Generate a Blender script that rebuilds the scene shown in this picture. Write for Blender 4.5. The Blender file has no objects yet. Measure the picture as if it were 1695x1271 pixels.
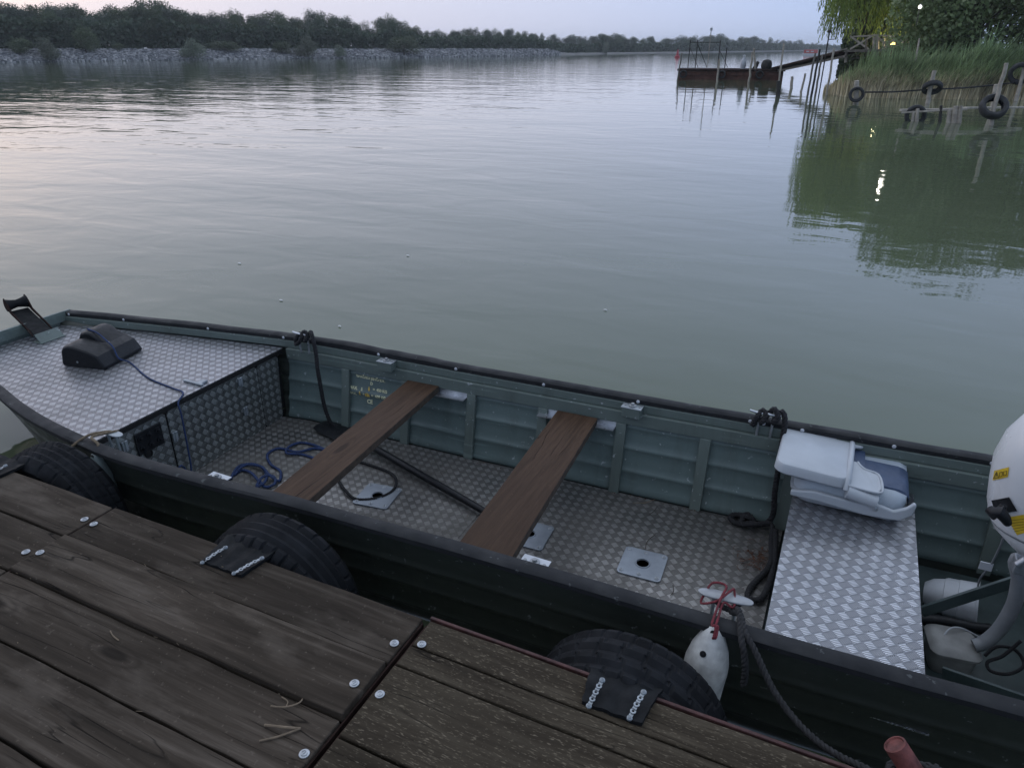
import bpy, bmesh, math, random
from mathutils import Vector, Matrix, Quaternion, noise as mnoise
R=math.radians; S=bpy.context.scene; C=S.collection
random.seed(7)
# ------------------------------------------------------------------ camera
F_PX=1180.; PITCH=R(25.2); YAW=R(25.3); EYE=2.0
cd=bpy.data.cameras.new('camera'); cam=bpy.data.objects.new('camera',cd); C.objects.link(cam)
cam.location=(0,0,EYE); cam.rotation_euler=(math.pi/2-PITCH,0,YAW)
cd.sensor_width=36; cd.lens=36*F_PX/1695; cd.clip_start=.05; cd.clip_end=6000
S.camera=cam
# ------------------------------------------------------------------ sky (dusk) and the last low light
SUN_AZ=-68.0; SUN_EL=8.0
w=bpy.data.worlds.new('World'); S.world=w; w.use_nodes=True
nt=w.node_tree; nt.nodes.clear()
def WN(t,**k):
    n=nt.nodes.new(t)
    for a,b in k.items(): setattr(n,a,b)
    return n
wo=WN('ShaderNodeOutputWorld'); bg=WN('ShaderNodeBackground'); bg2=WN('ShaderNodeBackground'); ad=WN('ShaderNodeAddShader')
sk=WN('ShaderNodeTexSky',sky_type='NISHITA'); sk.sun_disc=False; sk.sun_elevation=R(SUN_EL); sk.sun_rotation=R(SUN_AZ)
sk.air_density=1.2; sk.dust_density=1.5
nt.links.new(sk.outputs[0],bg.inputs[0]); bg.inputs[1].default_value=.008
tc=WN('ShaderNodeTexCoord'); sx=WN('ShaderNodeSeparateXYZ'); nt.links.new(tc.outputs['Generated'],sx.inputs[0])
rp=WN('ShaderNodeValToRGB'); rp.color_ramp.interpolation='EASE'
els=rp.color_ramp.elements
els[0].position=0; els[0].color=(.37,.48,.72,1)
els[1].position=1; els[1].color=(.52,.62,.78,1)
e=els.new(.10); e.color=(.34,.47,.78,1)
e=els.new(.35); e.color=(.40,.54,.84,1)
e=els.new(.65); e.color=(.52,.62,.79,1)
nt.links.new(sx.outputs[2],rp.inputs[0])
dt=WN('ShaderNodeVectorMath',operation='DOT_PRODUCT'); nt.links.new(tc.outputs['Generated'],dt.inputs[0])
dt.inputs[1].default_value=(math.sin(R(SUN_AZ)),math.cos(R(SUN_AZ)),0)
mr=WN('ShaderNodeMapRange'); mr.inputs[1].default_value=.25; mr.inputs[2].default_value=1; mr.interpolation_type='SMOOTHSTEP'
nt.links.new(dt.outputs['Value'],mr.inputs[0])
hz=WN('ShaderNodeMapRange'); hz.inputs[1].default_value=.75; hz.inputs[2].default_value=0; nt.links.new(sx.outputs[2],hz.inputs[0])
mu=WN('ShaderNodeMath',operation='MULTIPLY'); nt.links.new(mr.outputs[0],mu.inputs[0]); nt.links.new(hz.outputs[0],mu.inputs[1])
mx=WN('ShaderNodeMixRGB'); nt.links.new(mu.outputs[0],mx.inputs[0]); nt.links.new(rp.outputs[0],mx.inputs[1]); mx.inputs[2].default_value=(.60,.61,.74,1)
# the landward side of the dusk sky is darker
mr2=WN('ShaderNodeMapRange'); mr2.inputs[1].default_value=-.75; mr2.inputs[2].default_value=.15; mr2.inputs[3].default_value=.62; mr2.inputs[4].default_value=1
mr2.interpolation_type='SMOOTHSTEP'
nt.links.new(sx.outputs[1],mr2.inputs[0])
ml=WN('ShaderNodeVectorMath',operation='SCALE'); nt.links.new(mx.outputs[0],ml.inputs[0]); nt.links.new(mr2.outputs[0],ml.inputs['Scale'])
nt.links.new(ml.outputs[0],bg2.inputs[0]); bg2.inputs[1].default_value=.92
nt.links.new(bg.outputs[0],ad.inputs[0]); nt.links.new(bg2.outputs[0],ad.inputs[1]); nt.links.new(ad.outputs[0],wo.inputs[0])
sl=bpy.data.lights.new('sun','SUN'); so=bpy.data.objects.new('sun',sl); C.objects.link(so)
sl.energy=.5; sl.angle=R(180); sl.color=(1,.90,.86)
sd=Vector((math.sin(R(SUN_AZ))*math.cos(R(14)),math.cos(R(SUN_AZ))*math.cos(R(14)),math.sin(R(14))))
so.rotation_euler=sd.to_track_quat('Z','Y').to_euler()
S.view_settings.view_transform='Standard'; S.view_settings.look='None'; S.view_settings.exposure=0.42; S.view_settings.gamma=1
S.view_settings.use_curve_mapping=False
# ------------------------------------------------------------------ survey helpers: photo measurements -> world metres
def ray(x,y):
    a=(x-847.5)/F_PX; b=-(y-635.5)/F_PX
    d=(a,math.cos(PITCH)+b*math.sin(PITCH),-math.sin(PITCH)+b*math.cos(PITCH)); c,s=math.cos(YAW),math.sin(YAW)
    return Vector((c*d[0]-s*d[1],s*d[0]+c*d[1],d[2]))
def P(x,y,z=0.):
    d=ray(x,y); t=(z-EYE)/d.z; return Vector((d.x*t,d.y*t,z))
def Vp(x,y,v):
    d=ray(x,y); t=v/d.y; return Vector((d.x*t,v,EYE+d.z*t))
# ------------------------------------------------------------------ object helpers
W={}
def tag(o,label=None,cat=None,group=None,kind=None):
    if label: o['label']=label
    if cat: o['category']=cat
    if group: o['group']=group
    if kind: o['kind']=kind
    return o
def empty(name,loc,label=None,cat=None,group=None):
    o=bpy.data.objects.new(name,None); C.objects.link(o); o.location=loc; o.empty_display_size=.1
    W[o.name]=Vector(loc); return tag(o,label,cat,group)
class MB:
    def __init__(s): s.v=[]; s.f=[]
    def add(s,vs,fs,M=None):
        k=len(s.v); s.v+=[(M@Vector(p) if M else Vector(p)) for p in vs]; s.f+=[tuple(i+k for i in f) for f in fs]; return s
    def box(s,a,b,M=None):
        x0,y0,z0=a; x1,y1,z1=b
        return s.add([(x0,y0,z0),(x1,y0,z0),(x1,y1,z0),(x0,y1,z0),(x0,y0,z1),(x1,y0,z1),(x1,y1,z1),(x0,y1,z1)],
          [(0,3,2,1),(4,5,6,7),(0,1,5,4),(1,2,6,5),(2,3,7,6),(3,0,4,7)],M)
    def cbox(s,c,d,M=None): return s.box([c[i]-d[i]/2 for i in range(3)],[c[i]+d[i]/2 for i in range(3)],M)
    def beam(s,a,b,wd,ht,up=(0,0,1)):
        a=Vector(a); b=Vector(b); t=(b-a).normalized(); u=Vector(up); sd_=t.cross(u).normalized(); u=sd_.cross(t).normalized()
        vs=[]
        for p in (a,b):
            for i,j in ((-1,-1),(1,-1),(1,1),(-1,1)): vs.append(p+sd_*(wd/2*i)+u*(ht/2*j))
        return s.add(vs,[(3,2,1,0),(4,5,6,7),(0,1,5,4),(1,2,6,5),(2,3,7,6),(3,0,4,7)])
    def prism(s,poly,z0,z1,M=None):
        n=len(poly); vs=[(p[0],p[1],z0) for p in poly]+[(p[0],p[1],z1) for p in poly]
        return s.add(vs,[tuple(range(n-1,-1,-1)),tuple(range(n,2*n))]+[(i,(i+1)%n,n+(i+1)%n,n+i) for i in range(n)],M)
    def loft(s,rings,cap=True,closed=True,loop=False):
        n=len(rings[0]); k=len(s.v)
        for r in rings: s.v+=[Vector(p) for p in r]
        m=len(rings)
        for i in range(m if loop else m-1):
            a=k+i*n; b=k+((i+1)%m)*n
            for j in range(n if closed else n-1): s.f.append((a+j,a+(j+1)%n,b+(j+1)%n,b+j))
        if cap and not loop:
            s.f.append(tuple(k+j for j in range(n-1,-1,-1))); s.f.append(tuple(k+(m-1)*n+j for j in range(n)))
        return s
    def tube(s,pts,r,n=8,loop=False,cap=True):
        pts=[Vector(p) for p in pts]; m=len(pts); rings=[]; rr=r if hasattr(r,'__len__') else [r]*m
        t0=(pts[1]-pts[0]).normalized(); u=t0.orthogonal().normalized()
        for i,p in enumerate(pts):
            if loop: t=(pts[(i+1)%m]-pts[i-1]).normalized()
            else: t=(pts[min(i+1,m-1)]-pts[max(i-1,0)]).normalized()
            u=(u-t*u.dot(t)).normalized(); v=t.cross(u)
            rings.append([p+(u*math.cos(a)+v*math.sin(a))*rr[i] for a in (2*math.pi*k/n for k in range(n))])
        return s.loft(rings,cap,True,loop)
    def lathe(s,prof,n=24,M=None):
        k=[]
        for r,z in prof: k.append([(M or Matrix())@Vector((r*math.cos(2*math.pi*i/n),r*math.sin(2*math.pi*i/n),z)) for i in range(n)])
        return s.loft(k)
    def build(s,name,mat,parent=None,smooth=None,bevel=0,sub=0,label=None,solid=0):
        me=bpy.data.meshes.new(name)
        if parent is not None: o0=W[parent.name]
        else:
            xs=[p.x for p in s.v]; ys=[p.y for p in s.v]; o0=Vector(((min(xs)+max(xs))/2,(min(ys)+max(ys))/2,min(p.z for p in s.v)))
        me.from_pydata([tuple(p-o0) for p in s.v],[],s.f)
        for m in (mat if isinstance(mat,(list,tuple)) else [mat]): me.materials.append(m)
        bm=bmesh.new(); bm.from_mesh(me); bmesh.ops.recalc_face_normals(bm,faces=bm.faces) if s.__dict__.get('rc',True) else None; bm.to_mesh(me); bm.free()
        if smooth is not None:
            me.polygons.foreach_set('use_smooth',[True]*len(me.polygons)); me.set_sharp_from_angle(angle=R(smooth))
        o=bpy.data.objects.new(name,me); C.objects.link(o)
        if parent is not None: o.parent=parent
        else: o.location=o0
        W[o.name]=o0
        if solid: m=o.modifiers.new('s','SOLIDIFY'); m.thickness=solid; m.offset=0
        if bevel: m=o.modifiers.new('b','BEVEL'); m.width=bevel; m.segments=2; m.limit_method='ANGLE'; m.angle_limit=R(40)
        if sub: m=o.modifiers.new('u','SUBSURF'); m.levels=sub; m.render_levels=sub
        if label: o['label']=label
        return o
def spl(pts,n=8,loop=False):
    pts=[Vector(p) for p in pts]; m=len(pts); out=[]
    for i in range(m if loop else m-1):
        g=lambda k: pts[k%m] if loop else pts[max(0,min(m-1,k))]
        a,b,c,d=g(i-1),g(i),g(i+1),g(i+2)
        for k in range(n):
            t=k/n; out.append(.5*((2*b)+(c-a)*t+(2*a-5*b+4*c-d)*t*t+(3*b-a-3*c+d)*t**3))
    if not loop: out.append(pts[-1])
    return out
def twist(mb,pts,r,pitch=.05,strands=3,n=6):
    """laid rope: strands winding round the path"""
    pts=[Vector(p) for p in pts]; L=[0]
    for a,b in zip(pts,pts[1:]): L.append(L[-1]+(b-a).length)
    step=pitch/7; N=max(4,int(L[-1]/step)); res=[]; j=0
    for i in range(N+1):
        s_=L[-1]*i/N
        while j<len(L)-2 and L[j+1]<s_: j+=1
        t=(s_-L[j])/max(1e-9,L[j+1]-L[j]); res.append((pts[j].lerp(pts[j+1],t),s_))
    u=(res[1][0]-res[0][0]).normalized().orthogonal().normalized(); fr=[]
    for i,(p,s_) in enumerate(res):
        t=(res[min(i+1,N)][0]-res[max(i-1,0)][0]).normalized(); u=(u-t*u.dot(t)).normalized(); fr.append((p,u.copy(),t.cross(u),s_))
    for k in range(strands):
        mb.tube([p+(a*math.cos(s_/pitch*6.283+k*6.283/strands)+b*math.sin(s_/pitch*6.283+k*6.283/strands))*r*.5 for p,a,b,s_ in fr],r*.58,n)
    return mb
def rrect(cx,cy,sx_,sy_,r,z,n=5):
    o=[]
    for (qx,qy,a0) in ((1,1,0),(-1,1,90),(-1,-1,180),(1,-1,270)):
        for i in range(n+1):
            a=R(a0+90*i/n); o.append((cx+qx*(sx_/2-r)+r*math.cos(a),cy+qy*(sy_/2-r)+r*math.sin(a),z))
    return o
# ------------------------------------------------------------------ materials
class G:
    def __init__(s,name,col=(.5,.5,.5),rough=.5,metal=0,spec=None):
        s.m=bpy.data.materials.new(name); s.m.use_nodes=True; s.t=s.m.node_tree; s.b=s.t.nodes['Principled BSDF']
        s.set('Base Color',(*col,1)); s.set('Roughness',rough); s.set('Metallic',metal)
        if spec is not None: s.set('Specular IOR Level',spec)
        s._c=None
    def set(s,k,v): s.b.inputs[k].default_value=v
    def n(s,t,*ins,**k):
        nd=s.t.nodes.new(t)
        for a,b in k.items():
            if a[0]=='_': continue
            setattr(nd,a,b)
        for i,x in enumerate(ins):
            if x is None: continue
            s.inp(nd,i,x)
        return nd
    def inp(s,nd,i,x):
        if hasattr(x,'bl_rna') and isinstance(x,bpy.types.NodeSocket): s.t.links.new(x,nd.inputs[i])
        elif isinstance(x,bpy.types.Node): s.t.links.new(x.outputs[0],nd.inputs[i])
        else: nd.inputs[i].default_value=x
    def math(s,op,a,b=None,c=None): return s.n('ShaderNodeMath',a,b,c,operation=op).outputs[0]
    def co(s,which='Object'):
        if not s._c: s._c=s.n('ShaderNodeTexCoord')
        return s._c.outputs[which]
    def map(s,scale=(1,1,1),rot=(0,0,0),src=None):
        m=s.n('ShaderNodeMapping'); s.t.links.new(src or s.co(),m.inputs[0]); m.inputs['Scale'].default_value=scale; m.inputs['Rotation'].default_value=rot; return m.outputs[0]
    def noise(s,scale=5,detail=4,rough=.55,vec=None,dist=0):
        n=s.n('ShaderNodeTexNoise'); s.t.links.new(vec or s.co(),n.inputs['Vector']); n.inputs['Scale'].default_value=scale; n.inputs['Detail'].default_value=detail; n.inputs['Roughness'].default_value=rough; n.inputs['Distortion'].default_value=dist; return n.outputs['Fac']
    def ramp(s,fac,stops,interp='LINEAR'):
        r=s.n('ShaderNodeValToRGB'); s.inp(r,0,fac); r.color_ramp.interpolation=interp; e=r.color_ramp.elements
        for i,(p,c) in enumerate(stops):
            if i<2: x=e[i]; x.position=p
            else: x=e.new(p)
            x.color=(*c,1) if hasattr(c,'__len__') else (c,c,c,1)
        return r.outputs[0]
    def mix(s,fac,a,b,mode='MIX'):
        m=s.n('ShaderNodeMixRGB',blend_type=mode); s.inp(m,0,fac)
        for i,x in ((1,a),(2,b)): s.inp(m,i,(*x,1) if isinstance(x,tuple) and len(x)==3 else x)
        return m.outputs[0]
    def rng(s,x,a,b,c=0.,d=1.,smooth=False):
        m=s.n('ShaderNodeMapRange',x,a,b,c,d); 
        if smooth: m.interpolation_type='SMOOTHSTEP'
        return m.outputs[0]
    def col(s,x): s.t.links.new(x,s.b.inputs['Base Color'])
    def rough(s,x): s.t.links.new(x,s.b.inputs['Roughness'])
    def bump(s,h,strength=.5,dist=.01):
        b=s.n('ShaderNodeBump'); b.inputs['Strength'].default_value=strength; b.inputs['Distance'].default_value=dist; s.inp(b,2 if False else list(b.inputs.keys()).index('Height'),h)
        s.t.links.new(b.outputs[0],s.b.inputs['Normal']); return b
def M_simple(name,col,rough=.5,metal=0,var=.25,scale=8,bump=0,spec=None):
    g=G(name,col,rough,metal,spec); n=g.noise(scale,5)
    g.col(g.ramp(n,[(.3,tuple(c*(1-var) for c in col)),(.7,tuple(min(1,c*(1+var)) for c in col))]))
    g.rough(g.rng(g.noise(scale*2.3,3),.3,.7,max(0,rough-.1),min(1,rough+.12)))
    if bump: g.bump(g.noise(scale*8,4),bump,.002)
    return g.m
def M_plate(name,axes='xy',s=.043,ground=(.30,.32,.34),bar=(.50,.52,.55),dirt=.5,rough=.36,phase=0,rot=45,hgt=.0022,barw=.24):
    g=G(name,ground,rough,.85); sp=g.n('ShaderNodeSeparateXYZ',g.co()); A=sp.outputs['XYZ'.index(axes[0].upper())]; B=sp.outputs['XYZ'.index(axes[1].upper())]
    c,q=math.cos(R(rot))/s,math.sin(R(rot))/s
    u=g.math('ADD',g.math('MULTIPLY',A,c),g.math('MULTIPLY_ADD',B,q,phase+100)); v=g.math('ADD',g.math('MULTIPLY',A,-q),g.math('MULTIPLY_ADD',B,c,phase+100))
    fu=g.math('FRACT',u); fv=g.math('FRACT',v)
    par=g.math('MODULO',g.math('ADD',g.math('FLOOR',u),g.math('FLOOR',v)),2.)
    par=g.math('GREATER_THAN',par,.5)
    def sel(a,b): # par ? b : a
        return g.math('ADD',g.math('MULTIPLY',a,g.math('SUBTRACT',1.,par)),g.math('MULTIPLY',b,par))
    across=sel(fu,fv); along=sel(fv,fu)
    # the bars of the quintet bow slightly
    bow=g.math('MULTIPLY',g.math('POWER',g.math('SUBTRACT',along,.5),2.),.25)
    st=g.math('ABSOLUTE',g.math('SUBTRACT',g.math('FRACT',g.math('MULTIPLY',g.math('ADD',across,bow),5.)),.5))
    m1=g.rng(st,barw,barw+.12,1.,0.,True)
    en=g.rng(g.math('ABSOLUTE',g.math('SUBTRACT',along,.5)),.36,.45,1.,0.,True)
    ed=g.rng(g.math('ABSOLUTE',g.math('SUBTRACT',across,.5)),.43,.47,1.,0.,True)
    k=g.math('MULTIPLY',g.math('MULTIPLY',m1,en),ed)
    n=g.noise(3.2,6,.6); n2=g.noise(40,3)
    d=g.math('MULTIPLY',g.rng(n,.42,.66),dirt)
    bc=g.mix(par,tuple(x*.55 for x in bar),tuple(min(.95,x*1.28) for x in bar)); g.t.links.new(bc,g.b.inputs['Base Color']); base=g.mix(k,ground,bc)  # alternate bar groups coloured brighter and darker, painting sky glints into the base colour
    base=g.mix(g.rng(n2,.35,.75,0.,.25),base,tuple(x*.55 for x in ground))
    base=g.mix(d,base,(.09,.085,.075))
    g.col(base); g.t.links.new(g.rng(d,0.,1.,.85,.25),g.b.inputs['Metallic'])
    g.rough(g.math('ADD',g.rng(d,0.,1.,rough,.7),g.rng(n2,.3,.7,-.05,.08)))
    g.bump(k,.9,hgt); return g.m
def M_wood(name,dark,mid,light,axis='x',scale=1,fleck=0,wear=.5,rough=.85):
    g=G(name,mid,rough); g.set('Specular IOR Level',.12)
    inf=g.n('ShaderNodeObjectInfo').outputs['Random']
    off=g.n('ShaderNodeVectorMath',g.co(),None,operation='ADD'); cmb=g.n('ShaderNodeCombineXYZ',g.math('MULTIPLY',inf,37.),g.math('MULTIPLY',inf,91.),g.math('MULTIPLY',inf,13.)); g.t.links.new(cmb.outputs[0],off.inputs[1])
    src=off.outputs[0]
    sc=(1.6*scale,28*scale,28*scale) if axis=='x' else (28*scale,1.6*scale,28*scale)
    gr=g.noise(1,6,.65,g.map(sc,src=src),.6)
    sc2=tuple(x*4 for x in sc); fine=g.noise(1,4,.7,g.map(sc2,src=src))
    big=g.noise(2.2,5,.6,g.map((1,2.2,2.2) if axis=='x' else (2.2,1,2.2),src=src))
    c=g.ramp(gr,[(.25,dark),(.5,mid),(.78,light)])
    c=g.mix(g.rng(fine,.35,.7,0.,.42),c,dark)
    c=g.mix(g.rng(big,.54,.72,0.,wear),c,light)
    c=g.mix(g.rng(g.noise(.9,3,.5,src=None) if False else g.noise(1.3,3,.5,src),.3,.7,.5,0.),c,dark)
    c=g.mix(g.rng(g.noise(70,2,.5,src),.66,.74,0.,.35),c,light)
    if fleck:
        fl=g.noise(1,2,.5,g.map((60,260,260) if axis=='x' else (260,60,260),src=src)); c=g.mix(g.rng(fl,.60,.70,0.,fleck),c,tuple(min(1,x*1.9) for x in light))
    vo=g.n('ShaderNodeTexVoronoi'); g.t.links.new(g.map((1.3,4.5,4.5) if axis=='x' else (4.5,1.3,4.5),src=src),vo.inputs['Vector']); vo.inputs['Scale'].default_value=1
    kn=g.rng(vo.outputs['Distance'],.045,.10,1.,0.,True); c=g.mix(g.math('MULTIPLY',kn,.75),c,tuple(x*.5 for x in dark)); c=g.mix(g.rng(g.math('ABSOLUTE',g.math('SUBTRACT',vo.outputs['Distance'],.13)),0.,.025,.4,0.),c,dark)
    # drying cracks
    cr=g.noise(1,2,.4,g.map((.9,16,16) if axis=='x' else (16,.9,16),src=src),.3)
    ck=g.rng(g.math('ABSOLUTE',g.math('SUBTRACT',cr,.5)),0.,.006,1.,0.)
    ck=g.math('MULTIPLY',ck,g.rng(g.noise(2.6,2,.5,src),.5,.58))
    c=g.mix(g.math('MULTIPLY',ck,.85),c,tuple(x*.25 for x in dark))
    v=g.rng(inf,0.,1.,.82,1.2); hs=g.n('ShaderNodeHueSaturation'); hs.inputs['Fac'].default_value=1; g.t.links.new(v,hs.inputs['Value']); g.t.links.new(c,hs.inputs['Color'])
    g.col(hs.outputs[0])
    h=g.math('SUBTRACT',g.math('ADD',gr,g.math('MULTIPLY',fine,.6)),g.math('MULTIPLY',ck,2.))
    g.bump(h,.75,.0022); return g.m
def M_leaf(name,c1,c2,c3,rough=.6):
    g=G(name,c1,rough); g.set('Specular IOR Level',.3)
    rnd=g.n('ShaderNodeNewGeometry').outputs['Random Per Island']; inf=g.n('ShaderNodeObjectInfo').outputs['Random']
    c=g.ramp(rnd,[(0,c1),(.55,c2),(1,c3)])
    c=g.mix(g.rng(g.noise(.6,3),.35,.7,0.,.6),c,c1)
    hs=g.n('ShaderNodeHueSaturation'); g.t.links.new(g.rng(inf,0.,1.,.75,1.3),hs.inputs['Value']); g.t.links.new(g.rng(inf,0.,1.,.485,.515),hs.inputs['Hue']); g.t.links.new(c,hs.inputs['Color'])
    g.col(hs.outputs[0]); tr=g.n('ShaderNodeBsdfTranslucent'); g.t.links.new(hs.outputs[0],tr.inputs[0]); mxs=g.n('ShaderNodeMixShader'); mxs.inputs[0].default_value=.4
    g.t.links.new(g.b.outputs[0],mxs.inputs[1]); g.t.links.new(tr.outputs[0],mxs.inputs[2]); g.t.links.new(mxs.outputs[0],g.t.nodes['Material Output'].inputs[0]); return g.m
def M_paint(name,col,rough=.45,chips=.35,chipcol=(.42,.45,.46),grime=.5):
    g=G(name,col,rough); n=g.noise(4,6,.6)
    c=g.mix(g.rng(n,.3,.75,0.,.4),col,tuple(x*1.25 for x in col))
    st=g.noise(1,5,.65,g.map((9,9,1.2)))
    c=g.mix(g.rng(st,.5,.8,0.,grime),c,(.05,.055,.045))
    c=g.mix(g.rng(g.noise(38,3,.6),.675,.69,0.,chips),c,chipcol)
    sc_=g.noise(1,3,.5,g.map((3,3,60),(0,R(7),0)),.4); c=g.mix(g.math('MULTIPLY',g.rng(sc_,.64,.67,0.,.30),g.rng(g.noise(2.1,3),.5,.6)),c,tuple(min(1,x*2.2) for x in col))
    c=g.mix(g.rng(g.noise(7,5,.7),.58,.70,0.,.35),c,tuple(x*.55 for x in col))
    g.col(c); g.rough(g.rng(g.noise(11,4),.3,.7,rough-.08,rough+.2)); g.bump(g.math('ADD',g.noise(60,3),g.math('MULTIPLY',g.noise(5,2),3.)),.25,.003); return g.m
m_rub=M_simple('rubber_black',(.007,.008,.009),.7,0,.35,14,.5,.2)
m_tyre=M_simple('tyre_rubber',(.009,.010,.012),.75,0,.55,9,.6,.2)
m_tyre_far=M_simple('tyre_rubber_weathered',(.03,.031,.032),.8,0,.5,5)
m_alu=M_simple('aluminium',(.55,.57,.6),.35,.9,.15,20,.2)
m_alud=M_simple('aluminium_dull',(.33,.36,.38),.5,.7,.2,20,.2)
m_zinc=M_simple('zinc_steel',(.42,.44,.46),.38,.85,.15,40)
m_steel=M_simple('galvanised_grey',(.3,.31,.32),.5,.6,.2,20)
m_hole=G('dark_hole',(.003,.003,.003),.9).m
m_green=M_paint('hull_paint_inside',(.112,.152,.146),.42,.6)
m_greenr=M_paint('rail_paint',(.118,.148,.134),.42,.7)
m_hull=M_paint('hull_paint_outside',(.030,.036,.030),.38,.3,grime=.7)
m_cap=M_paint('gunwale_black_strip',(.008,.009,.011),.7,.45,(.12,.13,.13),.2)
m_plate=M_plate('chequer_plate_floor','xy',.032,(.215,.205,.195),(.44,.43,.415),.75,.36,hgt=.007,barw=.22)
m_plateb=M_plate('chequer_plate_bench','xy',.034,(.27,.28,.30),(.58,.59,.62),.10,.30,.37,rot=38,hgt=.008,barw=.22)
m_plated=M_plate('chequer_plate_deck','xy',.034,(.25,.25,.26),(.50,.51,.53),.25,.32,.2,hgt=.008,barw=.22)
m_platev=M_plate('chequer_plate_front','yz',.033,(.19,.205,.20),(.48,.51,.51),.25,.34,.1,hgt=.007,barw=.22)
m_pedp=M_simple('pedestal_plate',(.30,.33,.37),.45,.75,.15,9,.2)
m_plank=M_wood('brown_stained_plank',(.036,.021,.013),(.076,.045,.028),(.115,.070,.045),'y',1.6,wear=.15,rough=.6)
m_planke=M_simple('raw_plank_edge',(.05,.035,.024),.9,0,.4,30,.5)
m_deck=M_wood('weathered_deck_wood',(.018,.014,.010),(.063,.049,.037),(.155,.128,.103),'x',.8,wear=.75)
m_deck2=M_wood('weathered_deck_wood_rough',(.021,.016,.011),(.056,.044,.030),(.115,.095,.068),'x',1.2,fleck=.55,wear=.25)
m_redp=M_simple('red_lead_paint',(.055,.020,.017),.7,0,.5,30,.4)
m_rust=M_simple('rust_brown_steel',(.10,.045,.032),.85,0,.5,3,.3)
m_frame=M_simple('frame_dark_rust',(.030,.018,.015),.9,0,.5,20,.6,.1)
m_blue=M_simple('blue_rope',(.012,.030,.095),.75,0,.35,60,.3)
m_blk=M_simple('black_rope',(.012,.012,.014),.85,0,.4,60,.4)
m_moor=M_simple('grey_black_rope',(.016,.016,.017),.85,0,.5,60,.4)
m_hemp=M_simple('hemp_rope',(.17,.13,.085),.9,0,.3,60,.4)
m_redr=M_simple('red_cord',(.15,.02,.028),.75,0,.5,60,.3)
m_plast=M_simple('black_plastic',(.007,.008,.010),.45,0,.25,20,.15,.3)
m_fend=M_simple('fender_white',(.60,.60,.57),.5,0,.3,22,.15)
m_fendg=M_simple('fender_grey_green',(.17,.20,.19),.5,0,.3,12,.15)
m_seat=M_simple('seat_shell_grey',(.40,.43,.46),.42,0,.07,6,.1)
m_vin=M_simple('seat_vinyl_grey',(.36,.41,.46),.5,0,.08,12,.25)
m_vblue=M_simple('seat_vinyl_blue',(.038,.062,.118),.5,0,.15,12,.25)
m_cowl=M_simple('cowling_silver_white',(.62,.63,.64),.28,.0,.05,3)
m_yel=M_simple('label_yellow',(.62,.42,.02),.5,0,.1,20)
m_white=M_simple('white_plastic',(.5,.52,.55),.4,0,.15,10)
m_greyp=M_simple('grey_plastic_box',(.26,.26,.25),.55,0,.25,12)
m_hose=M_simple('grey_hose',(.17,.18,.19),.5,0,.2,12)
m_dkgreen=M_simple('brace_paint',(.045,.065,.065),.5,0,.3,10)
m_pale=G('pale_leaf',(.7,.7,.66),.7).m
m_text=G('stencil_yellow',(.80,.78,.50),.6).m
m_texto=G('stencil_orange',(.80,.55,.12),.6).m
m_redpipe=M_simple('red_oxide_pipe',(.15,.045,.038),.65,.1,.6,25,.5)
m_twig=M_simple('dry_twig',(.16,.12,.08),.9,0,.3,40)
m_dleaf=M_simple('dead_leaves',(.10,.045,.025),.9,0,.6,60)
m_post=M_wood('bleached_post',(.07,.06,.05),(.17,.15,.125),(.28,.25,.21),'z' if False else 'x',2,wear=.4)
m_post=M_simple('bleached_post',(.38,.34,.285),.9,0,.35,6,.4)
m_postd=M_simple('wet_dark_post',(.03,.028,.024),.7,0,.4,6,.4)
m_oldw=M_simple('old_grey_timber',(.15,.135,.115),.9,0,.35,4,.3)
m_bark=M_simple('bark',(.06,.05,.04),.95,0,.4,4,.4)
m_lf=[M_leaf('leaves_dark',(.048,.068,.044),(.075,.105,.066),(.115,.145,.095)),M_leaf('leaves_olive',(.058,.078,.044),(.095,.120,.068),(.135,.16,.095)),M_leaf('leaves_grey',(.075,.095,.072),(.125,.15,.115),(.17,.195,.155))]
m_willow=M_leaf('willow_leaves',(.12,.17,.040),(.22,.28,.07),(.33,.37,.11))
m_poplar=M_leaf('poplar_leaves',(.12,.155,.065),(.20,.25,.12),(.33,.37,.22))
g=G('reed_blades',(.1,.1,.05),.8); zz=g.n('ShaderNodeSeparateXYZ',g.co()).outputs[2]; rnd=g.n('ShaderNodeNewGeometry').outputs['Random Per Island']
c=g.ramp(g.math('ADD',g.math('MULTIPLY',zz,.34),g.math('MULTIPLY',g.math('SUBTRACT',rnd,.5),.22)),[(.14,(.62,.53,.35)),(.26,(.46,.41,.25)),(.35,(.22,.28,.12)),(.8,(.22,.32,.15))])
hs=g.n('ShaderNodeHueSaturation'); g.t.links.new(g.rng(g.math('FRACT',g.math('MULTIPLY',rnd,17.3)),0.,1.,.45,1.55),hs.inputs['Value']); g.t.links.new(g.mix(g.rng(g.noise(.5,3),.4,.7,0.,.45),c,(.05,.07,.03)),hs.inputs['Color']); g.col(hs.outputs[0]); m_reed=g.m
g=G('riprap_stone',(.3,.3,.3),.95); rnd=g.n('ShaderNodeNewGeometry').outputs['Random Per Island']
g.col(g.ramp(rnd,[(0,(.08,.085,.09)),(.5,(.21,.21,.215)),(1,(.42,.41,.40))])); m_stone=g.m
m_ground=M_simple('bank_soil',(.05,.055,.035),.95,0,.4,.3)
m_sand=M_simple('shore_silt',(.17,.165,.155),.95,0,.3,.4)
def M_emit(name,col,st):
    g=G(name,col,.5); g.set('Emission Color',(*col,1)); g.set('Emission Strength',st); return g.m
m_lampw=M_emit('lamp_glow_white',(1,.97,.88),2.6); m_lampy=M_emit('lamp_glow_warm',(1,.80,.36),.75)
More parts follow.
